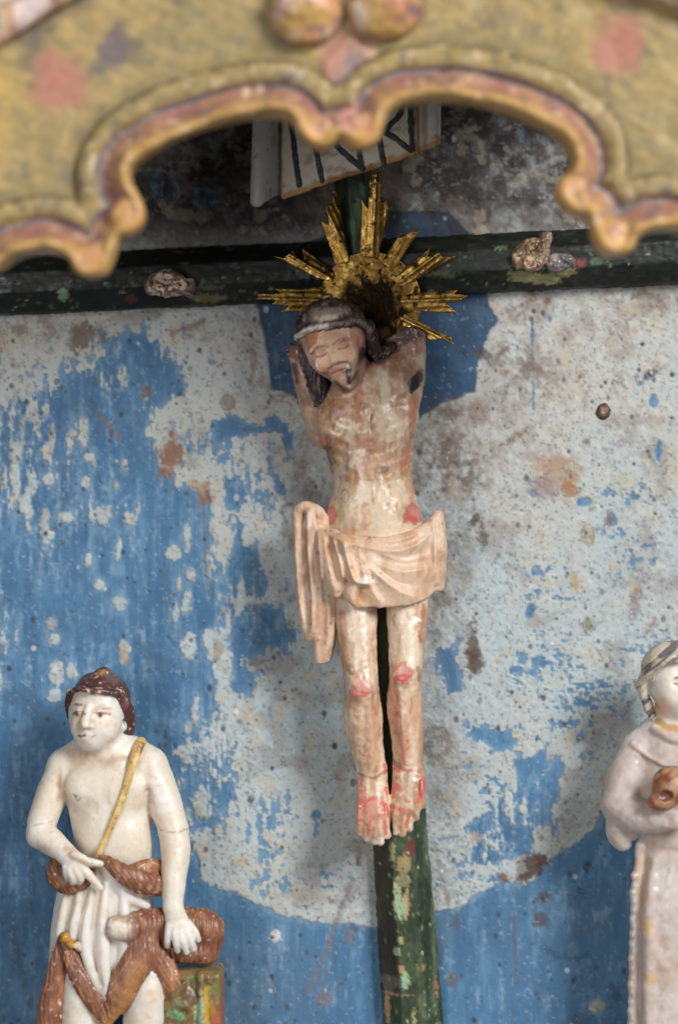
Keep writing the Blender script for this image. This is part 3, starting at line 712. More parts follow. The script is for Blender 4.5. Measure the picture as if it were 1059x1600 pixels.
# ------------------------------------------------------------------ INRI scroll
def build_scroll():
    th = thing('scroll', 'pale curling scroll board lettered INRI above the gold halo', 'scroll', (560, 270, 130), 145)
    # profile columns: bottom x,y ; top x,y ; depth
    cols = np.array([(392, 322, 398, 120, 176), (398, 329, 401, 122, 190), (408, 327, 409, 120, 192), (420, 317, 423, 116, 176), (431, 307, 432, 112, 146), (437, 303, 438, 109, 128), (444, 309, 440, 106, 134), (470, 301, 462, 98, 140),
                     (520, 284, 510, 80, 143), (580, 264, 570, 62, 143), (640, 243, 632, 42, 138), (650, 240, 645, 37, 132), (655, 238, 651, 36, 140), (664, 236, 661, 34, 158), (677, 234, 676, 32, 166), (687, 226, 690, 32, 158)], dtype=float)
    Q = spline(cols, 10); n = 90
    t = np.linspace(0, 1, n)
    rows = np.zeros((len(Q), n, 3))
    for a in range(2): rows[:, :, a] = Q[:, a][:, None] * (1 - t) + Q[:, 2 + a][:, None] * t
    rows[:, :, 2] = Q[:, 4][:, None] - 12 * t[None, :] + 6 * np.sin(t * 3.14)[None, :]
    rows[:, :, 2] += .8 * fbm(rows[:, :, 0], rows[:, :, 1], 0, 14, 3, 3)
    rows[:, :, 1] += 1.5 * fbm(rows[:, :, 0], 0 * rows[:, :, 0], 0, 12, 2, 5) * (1 - t)[None, :]
    V, Fq = loft(rows, closed=False)
    p = Paint(V, (224, 220, 216))
    tt = np.tile(t, len(Q)).astype(f32)
    xb = p.x
    p.put(sst(438, 448, xb) * sst(655, 640, xb), (222, 210, 188), .75)
    p.put(sst(.1, .6, p.n(20, 4, 3)), (198, 192, 190), .6); p.put(sst(.35, .8, p.n(12, 3, 13)), (140, 118, 98), .6)
    p.put(sst(.06, .035, tt + .02 * p.n(10, 3, 8)) * sst(430, 445, xb), (196, 148, 74), .85)
    p.put(sst(.05, .02, tt + .02 * p.n(8, 3, 18)) * sst(500, 520, xb) * sst(600, 580, xb), (138, 92, 66), .85)
    p.line([(437, 300), (438, 110)], 3, (128, 100, 76), .7, 3); p.line([(653, 240), (649, 40)], 3.5, (150, 112, 66), .8, 3); p.line([(664, 236), (660, 50)], 4, (170, 132, 76), .7, 4)
    p.blob((429, 220), (3, 8), (190, 150, 80), .7)
    # front sheet plus a back sheet closed at the rim
    m = rows.shape[1]; N = len(V)
    Vb = V.copy(); Vb[:, 2] -= 4.5
    idx = np.arange(N).reshape(rows.shape[:2])
    rim = np.concatenate([idx[:, 0], idx[-1, 1:], idx[-2::-1, -1], idx[0, -2:0:-1]])
    rn = np.roll(rim, -1)
    Fs = np.column_stack([rim, rn, rn + N, rim + N])
    o = link_mesh('sheet', np.vstack([V, Vb]), np.vstack([Fq, Fq[:, ::-1] + N, Fs]), np.vstack([p.C, p.C * .7]), M_scroll, 145, th)
    v = Vol((528, 150, 48), (572, 230, 142), 2.5)
    v.chain([(550, 172, 55), (550, 172, 134)], 12, 2); v.chain([(550, 205, 55), (550, 205, 134)], 12, 2)
    Vp, Fp = v.mesh(); q = Paint(Vp, (74, 60, 46)); link_mesh('mounting_peg', Vp, Fp, q.C, M_cross, 145, th)
    # lettering lies on the sheet
    front = rows.reshape(-1, 3)
    def depth(x, y):
        return front[np.argmin((front[:, 0] - x) ** 2 + (front[:, 1] - y) ** 2), 2]
    letters = [[[(454, 190), (458, 215), (462, 250), (468, 288)]],
               [[(484, 178), (490, 215), (496, 245), (503, 281)], [(486, 180), (510, 210), (534, 236), (566, 263)], [(548, 155), (555, 200), (566, 263)]],
               [[(586, 150), (592, 210), (599, 256)], [(588, 152), (612, 140), (628, 155), (624, 178), (606, 198), (600, 206)], [(600, 206), (618, 216), (641, 233)]],
               [[(635, 110), (640, 165), (643, 232)]]]
    for strokes in letters:
        A = np.vstack([np.array(s) for s in strokes]); lo = A.min(0) - 8; hi = A.max(0) + 8
        v = Vol((lo[0], lo[1], 115), (hi[0], hi[1], 165), 1.3)
        for s in strokes:
            q = spline(s, 5)
            v.chain([(a, b, depth(a, b) - .2) for a, b in q], 5.0, 1, flat=.4, n=1, pad=4)
        v.rough(lambda a, b, c: 1.1 * fbm(a, b, c, 7, 3, 3), 6)
        V, Fq = v.mesh(); q = Paint(V, (64, 66, 70)); q.put(sst(.3, .7, q.n(8, 3, 3)), (96, 96, 98), .7)
        link_mesh('letter', V, Fq, q.C, M_ink, 145, o)
build_scroll()
# ------------------------------------------------------------------ carved and gilded valance in front of the niche
def build_valance():
    DR = 575
    th = thing('carved_valance', 'gilded ochre carved valance with scalloped lower edge hanging in front, top of picture', 'valance', (530, 235, 560), DR)
    edge = [(-130, 450), (-60, 445), (0, 423), (31, 403), (66, 395), (94, 398), (110, 408), (120, 426), (140, 434), (163, 431), (176, 413), (189, 375), (204, 370), (222, 354), (227, 331), (219, 306), (207, 285), (207, 265), (219, 252), (245, 235),
            (286, 214), (347, 194), (403, 184), (444, 186), (459, 196), (474, 219), (502, 235), (525, 224), (533, 220), (551, 232), (571, 232), (591, 219), (599, 199), (609, 176), (637, 163), (688, 158), (744, 163), (795, 178), (846, 199), (876, 219), (892, 246),
            (886, 267), (871, 285), (866, 305), (881, 328), (902, 338), (916, 338), (920, 352), (925, 377), (942, 397), (968, 400), (986, 392), (998, 372), (1024, 361), (1059, 361), (1120, 366), (1200, 380)]
    E = [tuple(q) for q in spline(edge, 3)]
    poly = E + [(1200, -400), (-130, -400)]
    lo = (-110, -150, 530); hi = (1170, 460, 640); h = 3.5
    base = Vol(lo, hi, h)
    X2 = base.ax[0][:, None]; Y2 = base.ax[1][None, :]
    s = -sdpoly(X2, Y2, poly)                       # inside distance
    # smoother distance for the outer bands, so that the second moulding runs round the volutes
    Z = base.ax[2][None, None, :]
    vol = [((204, 340), 24), ((143, 410), 24), ((888, 305), 24), ((953, 375), 26), ((492, 212), 26), ((568, 210), 24)]
    bump = np.zeros_like(s)
    for c, r in vol:
        bump = np.maximum(bump, 14 * np.sqrt(np.clip(1 - ((X2 - c[0]) ** 2 + (Y2 - c[1]) ** 2) / (r * 1.35) ** 2, 0, 1)))
    nz = fbm(X2 + 0 * Y2, Y2 + 0 * X2, 0, 40, 2, 3)
    sw = (s + 4 * fbm(X2 + 0 * Y2, Y2 + 0 * X2, 0, 70, 2, 8)) / 1.12
    b1 = np.where(sw < 11, 31 * np.sqrt(np.clip(1 - ((sw - 11) / 13) ** 2, 0, 1)), 31 * np.clip(1 - (sw - 11) / 36, 0, 1) ** 1.5)
    b2 = 15 * np.sqrt(np.clip(1 - ((sw - 62) / 17) ** 2, 0, 1))
    hgt = 574 + np.maximum(np.maximum(b1, b2) * (1 + .1 * nz), bump + 14 * (bump > 0)) + 2.6 * nz
    top = -(Y2 + 145) + 0 * s
    def make(name, f2, hg, colfn, label=None, back=548):
        v = Vol(lo, hi, h)
        v.F = np.maximum(np.maximum(f2[:, :, None], Z - hg[:, :, None]), back - Z).astype(f32)
        V, Fq = v.mesh()
        p = Paint(V, (166, 138, 80)); colfn(p)
        return link_mesh(name, V, Fq, p.C, M_gilt, DR, th, label)
    from_s = lambda p: -sdpoly(p.x, p.y, poly)
    def cm(p):
        ss = from_s(p); n = p.n(30, 4, 3); n2 = p.n(14, 3, 8); ss = (ss + 4 * n2) / 1.12
        p.put(sst(-40, 10, ss), (190, 150, 92))
        p.put(sst(12, 24, ss + 5 * n), (160, 116, 94), .95); p.put(sst(16, 30, ss) * sst(-.1, .5, n), (146, 100, 92), .8); p.put(sst(16, 30, ss) * sst(.0, .5, -n), (172, 134, 100), .8)
        p.put(sst(36, 44, ss) * sst(52, 46, ss), (116, 108, 114), .9)  # grey line: shadow in the groove put into the colour
        p.put(sst(46, 52, ss), (156, 136, 88)); p.put(sst(46, 52, ss) * sst(0, .6, n2), (128, 116, 80), .7)
        p.put(sst(72, 79, ss), (96, 86, 68), .85)
        for c, r in vol:
            p.blob(c, r * 1.1, (196, 152, 88), .85, 8, 4); p.blob((c[0], c[1] + r * .5), r * .55, (204, 154, 94), .7, 8, 3); p.blob((c[0] + 6, c[1] - r * .4), r * .5, (190, 130, 104), .6, 8, 4)
        for c, r in (((545, 190), (16, 22)), ((552, 175), (10, 10)), ((215, 690), (9, 9))):
            p.blob(c, r, (196, 140, 130), .8, 8, 4)
        p.put(sst(.35, .7, p.n(18, 3, 41)) * sst(8, 18, ss), (112, 98, 100), .7)
        p.put(sst(.45, .8, p.n(12, 3, 45)), (226, 196, 160), .55)
    make('edge_moulding', np.maximum(-s, s - 92), hgt, cm, 'bumpy gold and rose edge moulding with curled ends')
    leaf = sdpoly(X2, Y2, [(548, 45), (590, 90), (575, 140), (540, 190), (505, 140), (500, 95)])
    hp = 573 + 1.6 * nz + 7 * sst(8, -14, leaf)
    def cp(p):
        n = p.n(70, 4, 13); n2 = p.n(24, 3, 18); n3 = fbm(p.x + p.y * .5, p.y - p.x * .5, 0, 60, 3, 28, sy=10)
        p.C[:] = lin((158, 136, 88)); p.put(sst(-.2, .5, n), (136, 122, 84), .8); p.put(sst(0, .6, n2), (122, 112, 84), .6); p.put(sst(.1, .6, n3), (178, 154, 100), .65); p.put(sst(.3, .7, p.n(40, 4, 55)), (108, 100, 78), .75); p.put(sst(.3, .7, p.n(26, 3, 65)), (184, 156, 96), .5)
        ss = from_s(p); p.put(sst(116, 94, ss), (128, 114, 72), .6)
        p.blob((92, 125), (45, 42), (176, 118, 100), .85, 18, 14); p.blob((92, 122), (12, 10), (186, 108, 84), .5, 10, 4); p.blob((962, 68), (42, 46), (176, 116, 98), .85, 18, 12)
        p.blob((178, 78), (26, 38), (108, 96, 98), .9, 10, 9, 35); p.blob((150, 105), (10, 22), (116, 104, 98), .7, 10, 6, 45)
        p.blob((548, 105), (45, 55), (184, 134, 116), .8, 20, 12); p.blob((552, 105), (14, 34), (120, 112, 112), .8, 12, 8, 15); p.blob((530, 135), (12, 16), (116, 108, 116), .7, 10, 6)
        p.blob((135, 212), (14, 10), (120, 98, 92), .8, 10, 5); p.blob((165, 190), (24, 10), (116, 100, 92), .7, 10, 5, -35); p.blob((102, 278), (12, 10), (122, 112, 92), .6, 10, 5); p.blob((345, 50), (90, 30), (142, 128, 88), .5, 30, 12); p.blob((370, 62), (14, 8), (120, 116, 96), .6, 10, 5)
        p.blob((690, 110), (60, 25), (138, 124, 82), .5, 24, 10); p.blob((0, 160), (40, 60), (196, 158, 80), .4, 40, 14); p.line([(40, 60), (90, 20), (130, 0)], 14, (112, 98, 84), .7, 14, 5)
    make('panel', np.maximum(87 - s, top), hp, cp, 'ochre panel with two rose roundels')
    for c in ((476, 22), (601, 14)):
        v = Vol((c[0] - 70, c[1] - 70, 560), (c[0] + 70, c[1] + 70, 640), 3)
        v.ell((c[0], c[1], 580), (59, 52, 36), 4); v.ell((c[0] - 8 if c[0] < 530 else c[0] + 8, c[1] - 14, 605), (34, 30, 18), 12)
        v.rough(lambda a, b, q: 3 * fbm(a, b, q, 22, 3, 3))
        V, Fq = v.mesh(); p = Paint(V, (190, 152, 92))
        p.put(sst(-.1, .5, p.n(34, 3, 3)), (196, 136, 100), .8); p.put(sst(.3, .7, p.n(24, 3, 13)), (222, 190, 170), .7); p.put(sst(.35, .7, p.n(18, 3, 23)), (130, 104, 100), .7)
        r = np.hypot((p.x - c[0]) / 59, (p.y - c[1]) / 52); p.put(sst(.86, 1.0, r), (136, 112, 98), .7)
        if c[0] < 530: p.blob((440, 20), (10, 22), (214, 180, 176), .8, 10, 4, 20)
        else: p.blob((645, 18), (14, 12), (120, 90, 96), .8, 10, 5); p.blob((560, 30), (10, 24), (226, 206, 190), .8, 10, 4)
        link_mesh('boss', V, Fq, p.C, M_gilt, DR, th)
    v = Vol((-110, -170, 545), (1170, 130, 640), 4)
    v.chain([(-120, 112, 590), (-50, 74, 590), (0, 44, 590), (70, 0, 590), (150, -45, 590), (300, -95, 590), (530, -120, 590), (760, -100, 590), (900, -62, 590), (1000, -30, 590), (1059, -12, 590), (1180, 40, 590)], 26, 4, n=3)
    v.chain([(-120, 76, 570), (-50, 38, 570), (0, 8, 570), (70, -36, 570), (150, -80, 570), (300, -130, 570)], 20, 4, n=3)
    v.rough(lambda a, b, q: 2.5 * fbm(a, b, q, 26, 3, 3))
    V, Fq = v.mesh(); p = Paint(V, (204, 176, 150)); p.put(sst(-.1, .4, p.n(34, 3, 3)), (222, 206, 204), .8); p.put(sst(.2, .6, p.n(24, 3, 13)), (196, 142, 96), .8); p.put(sst(.3, .7, p.n(18, 3, 33)), (120, 92, 84), .8)
    link_mesh('top_moulding', V, Fq, p.C, M_gilt, DR, th, 'pale rose rounded moulding along the upper rim')
build_valance()

# ------------------------------------------------------------------ crucified figure
FLESH = (216, 190, 162)
def build_corpus():
    DR = 105
    th = thing('crucified_figure', 'painted wooden crucified figure with broken raised arms and draped loincloth, on the cross', 'statue', (600, 1318, 60), DR)
    # ---- body
    v = Vol((440, 478, 40), (705, 1335, 178), 2.0)
    v.chain([(574, 640, 92), (577, 690, 92), (582, 745, 92), (586, 800, 92), (592, 850, 92)], [68, 69, 62, 68, 74], 8, flat=.64)
    v.ell((572, 652, 100), (72, 58, 46), 18)                               # rib cage
    v.ell((538, 652, 122), (40, 40, 16), 24, 10); v.ell((610, 648, 122), (42, 42, 16), 24, -10)  # pectorals
    v.ell((583, 800, 118), (50, 46, 24), 20)                               # belly
    v.ell((570, 738, 126), (26, 30, 12), 16)
    v.ell((576, 812, 90), (74, 44, 40), 14)
    v.chain([(574, 640, 150), (576, 700, 147), (578, 780, 151)], [6, 5, 4], 8, mode='sub')   # linea alba
    v.chain([(528, 704, 138), (548, 718, 148), (572, 708, 150)], [4, 4, 3], 12, mode='sub'); v.chain([(638, 700, 136), (612, 716, 148), (582, 708, 150)], [4, 4, 3], 12, mode='sub')
    for yy in (722, 742): 
        v.chain([(515, yy, 128), (540, yy + 8, 140)], 3.0, 9, mode='sub'); v.chain([(645, yy - 5, 126), (622, yy + 5, 140)], 3.0, 9, mode='sub')
    # arms raised and broken off
    v.chain([(612, 660, 100), (628, 606, 96), (634, 556, 88), (632, 505, 80)], [35, 34, 32, 31], 12, flat=.85)
    v.chain([(510, 672, 94), (496, 640, 88), (478, 590, 80), (466, 545, 74)], [30, 26, 20, 17], 12, flat=.9)
    v.ell((606, 590, 108), (36, 34, 26), 16, -25)
    v.cut(lambda X, Y, Z: (512 + .18 * np.abs(X - 645) + .25 * np.maximum(0, 640 - X) - Y) + 0 * Z, 3, lo=(578, 470, 40), hi=(705, 575, 178))
    v.cut(lambda X, Y, Z: (540 - .3 * (470 - X) - Y) + 0 * Z, 3, lo=(440, 478, 40), hi=(492, 560, 112))
    # neck and head
    v.chain([(560, 615, 104), (550, 585, 116), (540, 560, 124)], [34, 30, 30], 12)
    ca, sa = math.cos(math.radians(20)), math.sin(math.radians(20))
    def h(u, w, dd=None):
        q = (520 + u * ca + w * sa, 556 - u * sa + w * ca)
        return q if dd is None else (q[0], q[1], dd)
    v.ell((521, 532, 136), (50, 50, 46), 8)
    v.ell(h(2, 2, 152), (38, 38, 30), 14, -20)
    v.ell(h(4, 40, 154), (19, 22, 18), 10, -20)                             # chin
    v.chain([h(-30, -14, 172), h(-16, -17, 182), h(-4, -13, 185)], [5, 6, 5], 5); v.chain([h(4, -13, 185), h(17, -17, 178), h(29, -14, 166)], [5, 6, 4], 5)   # brows
    v.ell(h(-16, -6, 182), (10, 6, 8), 4, -20, 'sub'); v.ell(h(18, -6, 179), (10, 6, 8), 4, -20, 'sub')
    v.ell(h(-16, -4, 174), (9, 5, 5), 2, -20); v.ell(h(18, -4, 171), (9, 5, 5), 2, -20)
    v.chain([h(0, -14, 182), h(-1, 0, 189), h(-2, 10, 195)], [4, 5.5, 7.5], 3); v.ell(h(-9, 12, 183), (5, 4, 5), 3); v.ell(h(6, 12, 183), (5, 4, 5), 3)
    v.ell(h(-20, 11, 172), (13, 12, 11), 8); v.ell(h(23, 11, 166), (13, 12, 11), 8)
    v.chain([h(-12, 25, 178), h(0, 22, 183), h(13, 25, 177)], [3, 4, 3], 3); v.chain([h(-8, 32, 178), h(1, 33, 181), h(10, 31, 176)], [3, 4, 3], 3); v.chain([h(-12, 28.5, 184), h(13, 28.5, 182)], 2.0, 2, mode='sub')
    v.chain([(562, 535, 138), (565, 548, 138), (560, 558, 140)], [5, 6, 4], 3)                                                                         # ear
    # legs
    v.chain([(556, 900, 92), (556, 950, 100), (558, 1005, 110), (564, 1060, 118), (567, 1085, 116), (567, 1120, 106), (573, 1165, 100), (581, 1205, 98)], [36, 34, 30, 26, 26, 30, 26, 22], 6, flat=.95)
    v.chain([(634, 900, 92), (636, 950, 98), (635, 1000, 106), (634, 1042, 112), (633, 1065, 110), (632, 1100, 102), (636, 1150, 98), (637, 1195, 96)], [36, 33, 29, 26, 25, 28, 25, 22], 6, flat=.95)
    v.ell((565, 1071, 137), (19, 19, 9), 12); v.ell((629, 1049, 131), (19, 18, 9), 12)
    v.chain([(575, 1100, 136), (578, 1150, 126), (583, 1200, 118)], [4, 4, 3], 8); v.chain([(628, 1080, 128), (630, 1140, 124), (634, 1190, 116)], [4, 4, 3], 8)   # shins
    # feet
    v.chain([(581, 1205, 98), (582, 1240, 104), (582, 1275, 112), (584, 1292, 112)], [23, 25, 28, 25], 6, flat=.72)
    v.chain([(637, 1195, 96), (639, 1225, 102), (634, 1258, 106), (629, 1280, 106)], [23, 26, 24, 17], 6, flat=.72)
    for a, b in (((561, 1284), (562, 1300)), ((571, 1288), (573, 1308)), ((581, 1290), (584, 1314)), ((591, 1290), (594, 1315)), ((602, 1284), (605, 1304))):
        v.chain([(a[0], a[1] - 26, 124), (a[0], a[1], 124), (b[0], b[1], 116)], [3, 5, 6.5], 2.2, n=3)
    for a, b in (((618, 1270), (618, 1300)), ((628, 1268), (628, 1303)), ((639, 1262), (639, 1294)), ((649, 1250), (650, 1278)), ((658, 1236), (660, 1258))):
        v.chain([(a[0], a[1] - 16, 118), (a[0], a[1], 118), (b[0], b[1], 108)], [3, 5, 5.5], 2.2, n=3)
    v.rough(lambda a, b, c: 1.3 * fbm(a, b, c, 22, 3, 3) + .5 * fbm(a, b, c, 7, 2, 9) + .75 * np.sin((b + .45 * np.abs(a - 577)) * 6.283 / 18) * sst(14, 34, np.abs(a - 577)) * sst(650, 672, b) * sst(765, 740, b) + 3.2 * fbm(a, b, c, 8, 3, 19) * sst(548, 525, b) * ((c < 118) & ((a > 585) | (a < 480))))
    V, Fq = v.mesh()
    p = Paint(V, FLESH); x, y, d = p.x, p.y, p.d
    n = p.n(46, 4, 3); n2 = p.n(18, 3, 13); ns = p.n(11, 3, 23, sy=60)
    p.put(sst(.05, .4, n), (224, 202, 180), .8); p.put(sst(.1, .5, -n), (196, 154, 126), .7); p.put(sst(.25, .5, n2), (208, 196, 172), .5)
    p.put(sst(.2, .5, p.n(7, 3, 113, sy=16)), (182, 136, 106), .3); p.put(sst(.3, .55, p.n(6, 3, 123, sy=12)), (230, 212, 192), .22); p.put(np.exp(-((y - 785) / 55) ** 2) * (.55 + .4 * n), (228, 208, 182), .7); p.put(sst(930, 950, y) * sst(1220, 1200, y) * (.55 + .4 * n), (230, 210, 190), .7)
    # aged varnish and blood glazes, running downwards; arch shade browned into the upper torso
    chest = sst(800, 700, y) * sst(600, 640, y)
    p.put(chest * sst(585, 505, x + 24 * n2) * (.5 + .5 * n), (150, 106, 78), .65); p.put(sst(740, 640, y) * sst(.0, .5, p.n(26, 4, 93)), (146, 108, 82), .5); p.put(sst(800, 600, y) * sst(.2, .5, p.n(10, 3, 103)), (164, 120, 86), .4); p.put(sst(690, 600, y), (180, 144, 116), .3); p.put(sst(720, 600, y) * sst(-.1, .6, p.n(30, 4, 53) + .3 * ns), (170, 128, 96), .5)
    p.put(sst(650, 560, y) * sst(.0, .6, p.n(24, 3, 33)), (150, 92, 74), .6)
    p.put(sst(790, 690, y) * sst(.4, .9, p.n(16, 3, 73, sy=70) + .4 * n2), (172, 100, 84), .35)
    p.put(sst(930, 960, y) * sst(1230, 1190, y) * sst(-.05, .45, p.n(20, 3, 83, sy=90)), (190, 142, 104), .6)
    p.put(sst(545, 535, x) * sst(1060, 1000, y) * sst(930, 950, y) * sst(-.3, .3, n2), (178, 124, 88), .6); p.put(sst(650, 662, x + 4 * n2) * sst(930, 960, y), (176, 118, 84), .7)
    for a, b, w, rgb, al in (
        ((563, 640), (568, 725), 3, (188, 96, 90), .6), ((553, 610), (560, 760), 2.2, (186, 88, 86), .6), ((590, 640), (588, 700), 4, (196, 142, 106), .6), ((611, 560), (606, 650), 3, (196, 120, 98), .6), ((577, 690), (578, 760), 2, (200, 96, 92), .6), ((541, 690), (543, 750), 3, (182, 104, 84), .6), ((600, 690), (602, 730), 3.5, (206, 142, 100), .6),
        ((645, 640), (640, 700), 6, (196, 104, 96), .6), ((640, 690), (636, 770), 5, (200, 112, 100), .6), ((648, 620), (642, 655), 7, (206, 110, 104), .8), ((620, 540), (624, 580), 2, (176, 84, 76), .5), ((510, 690), (516, 735), 7, (120, 74, 58), .75), ((504, 682), (514, 700), 4, (206, 88, 92), .8), ((524, 700), (526, 730), 6, (176, 120, 70), .6),
        ((551, 740), (556, 780), 7, (206, 164, 122), .6), ((640, 730), (645, 790), 5, (202, 128, 112), .5), ((526, 780), (533, 800), 6, (206, 170, 120), .6), ((570, 790), (571, 826), 4, (210, 148, 116), .8), ((577, 800), (572, 830), 3, (206, 158, 110), .7),
        ((582, 555), (560, 602), 5, (170, 74, 70), .75), ((560, 605), (565, 640), 4, (196, 88, 84), .6), ((536, 620), (530, 650), 12, (158, 102, 76), .6),
        ((533, 960), (540, 1040), 5, (186, 132, 92), .6), ((583, 985), (586, 1030), 3, (192, 128, 92), .7), ((660, 945), (655, 1000), 3, (168, 96, 64), .8), ((650, 945), (647, 985), 4, (176, 108, 76), .7), ((605, 1070), (610, 1130), 4, (186, 110, 88), .6),
        ((552, 1080), (556, 1120), 5, (192, 140, 96), .8), ((577, 1095), (578, 1190), 5, (196, 142, 104), .7), ((590, 1080), (587, 1145), 4, (190, 130, 104), .6), ((562, 1085), (562, 1150), 4, (192, 142, 98), .6), ((616, 1062), (619, 1140), 5, (190, 112, 84), .75), ((620, 1080), (619, 1145), 3, (180, 90, 76), .6), ((650, 1090), (648, 1145), 6, (200, 152, 108), .7), ((632, 1060), (634, 1185), 4, (206, 140, 118), .6), ((634, 1150), (630, 1188), 4, (212, 128, 118), .8),
        ((546, 1085), (548, 1160), 4, (196, 150, 112), .6), ((566, 1140), (574, 1200), 3, (204, 150, 118), .6)):
        p.line([a, ((a[0] + b[0]) / 2 + 2.5 * math.sin(a[1]), (a[1] + b[1]) / 2), b], w, [.5 * q + .5 * z for q, z in zip(rgb, (172, 126, 88))] if a[1] < 800 else rgb, al * .85, 5, 3.5, dmin=80)
    for c, r in (((570, 940), (7, 40)), ((562, 1020), (9, 26)), ((570, 1165), (5, 12)), ((642, 985), (7, 34)), ((629, 1020), (10, 16)), ((562, 1150), (6, 5)), ((628, 1090), (4, 30)), ((544, 668), (14, 12)), ((600, 660), (22, 14)), ((565, 706), (8, 6)), ((556, 722), (9, 6)), ((540, 728), (8, 6)), ((596, 600), (10, 30))):
        p.blob(c, r, (230, 216, 196), .5, 8, 5, dmin=80)  # pale highlights painted onto legs and chest
    for c, r, rgb, al in (((545, 670), (20, 12), (230, 212, 186), .7), ((612, 672), (18, 26), (232, 214, 188), .7), ((600, 620), (10, 26), (226, 204, 178), .7), ((560, 765), (22, 16), (228, 212, 188), .7), ((615, 770), (20, 18), (226, 206, 176), .6), ((520, 640), (14, 22), (140, 94, 66), .7), ((556, 640), (10, 26), (146, 92, 66), .6), ((638, 580), (10, 24), (158, 112, 84), .6),
                          ((512, 715), (9, 24), (112, 72, 54), .8), ((590, 715), (8, 14), (196, 150, 104), .7), ((552, 752), (7, 18), (202, 156, 106), .7), ((632, 720), (8, 26), (182, 116, 90), .7), ((575, 690), (5, 20), (170, 92, 76), .6), ((606, 745), (7, 9), (206, 164, 116), .6), ((646, 545), (12, 14), (140, 96, 82), .6), ((530, 690), (9, 14), (176, 124, 84), .7)):
        p.blob(c, r, rgb, al, 4, .5 * min(r), dmin=85)
    r3 = np.random.default_rng(21)
    for _ in range(150):
        yy = r3.uniform(590, 1200); yy = yy if not 815 < yy < 940 else yy - 200
        xx = r3.uniform(500, 655) if yy < 800 else (r3.uniform(530, 595) if r3.random() < .5 else r3.uniform(606, 664))
        ln = r3.uniform(8, 42); ww = r3.uniform(.8, 2.8)
        p.line([(xx, yy), (xx + r3.uniform(-3, 3), yy + ln * .5), (xx + r3.uniform(-3, 5), yy + ln)], ww, [(150, 100, 74), (178, 128, 88), (186, 138, 96), (140, 96, 70), (230, 214, 194), (206, 162, 120)][r3.integers(0, 6)], r3.uniform(.25, .65), 1.8, 1.8, seed=int(xx), dmin=85)
    # wounds
    for c, r in (((515, 806), (12, 17)), ((646, 803), (17, 15))):
        p.blob((c[0] + (10 if c[0] < 580 else -10), c[1]), (r[0], r[1]), (182, 168, 124), .7, 4, 2); p.blob(c, r, (186, 92, 88), .9, 4, 4.5); p.blob((c[0] + 2, c[1] - 1), (r[0] * .6, r[1] * .65), (200, 134, 122), .8, 5, 4); p.blob((c[0] - 3, c[1] + 6), (r[0] * .4, r[1] * .3), (190, 76, 76), .6, 4, 3)
    for c, r in (((567, 1073), (17, 15)), ((627, 1048), (16, 13))):
        p.blob(c, (r[0], r[1]), (200, 108, 100), .75, 5, 6, dmin=100); p.blob((c[0] + 1, c[1] - 2), (r[0] * .6, r[1] * .6), (212, 162, 146), .85, 5, 5, dmin=100); p.blob((c[0] - 3, c[1] + 6), (8, 3), (206, 80, 80), .7, 3, 3, dmin=100)
    p.line([(617, 1056), (628, 1062), (640, 1054)], 2.4, (222, 84, 88), .9, dmin=100)
    p.blob((583, 1260), (20, 20), (192, 100, 94), .7, 6, 6, dmin=100); p.blob((583, 1260), (12, 12), (220, 150, 138), .95, 3, 2, dmin=100); p.ring((583, 1260), (14, 14), 2.2, (204, 94, 90), .8, 3, dmin=100)
    fo = sst(1200, 1225, y)
    p.put(fo * sst(-.1, .4, ns), (180, 138, 110), .7)
    for a, b, w in (((562, 1262), (560, 1285), 2), ((576, 1278), (574, 1300), 2), ((601, 1255), (606, 1272), 3), ((600, 1280), (603, 1300), 3), ((612, 1258), (628, 1264), 3), ((640, 1262), (634, 1290), 2.5), ((618, 1215), (614, 1245), 2.5), ((650, 1205), (652, 1250), 2.5), ((658, 1225), (655, 1250), 4), ((628, 1245), (634, 1250), 4), ((622, 1228), (622, 1232), 4), ((603, 1232), (604, 1240), 3), ((565, 1210), (564, 1260), 2), ((570, 1225), (570, 1250), 2), ((616, 1200), (640, 1203), 3), ((600, 1195), (603, 1205), 3), ((583, 1290), (583, 1300), 2), ((590, 1250), (600, 1256), 3), ((645, 1215), (640, 1250), 2), ((660, 1215), (664, 1232), 3)):
        p.line([a, b], w, (212, 94, 90), .8, 2.5, 2.6, dmin=80)
    for a, b in (((636, 1205), (630, 1250)), ((655, 1205), (646, 1250)), ((643, 1268), (650, 1280))):
        p.line([a, b], 4, (152, 120, 88), .7, 3, 2, dmin=80)
    p.line([(645, 1208), (640, 1245)], 3, (196, 190, 172), .8, 3, 1.5, dmin=80)
    p.line([(560, 1208), (582, 1214), (602, 1204)], 2, (150, 100, 78), .7); p.line([(614, 1190), (630, 1200)], 4, (132, 84, 62), .8)
    p.blob((592, 1311), (9, 6), (238, 226, 216), .8, 4, 2); p.line([(598, 1308), (612, 1302)], 3, (238, 226, 216), .7)
    p.put(sst(1255, 1265, y) * sst(.0, .5, p.n(7, 2, 63, sy=40)), (190, 128, 100), .6)
    p.blob((650, 967), (7, 4), (234, 230, 224), .95, 2, 1.5, 20)
    p.blob((600, 735), (9, 7), (136, 110, 94), .75, 4, 4); p.blob((581, 706), (5, 5), (140, 104, 84), .6, 3, 2); p.blob((534, 772), (7, 10), (178, 168, 134), .4, 3, 2); p.ring((539, 775), (6, 10), 1.2, (160, 120, 92), .6)
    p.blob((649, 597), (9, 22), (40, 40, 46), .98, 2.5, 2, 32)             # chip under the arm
    p.ring((649, 597), (10, 23), 1.4, (196, 176, 156), .0)
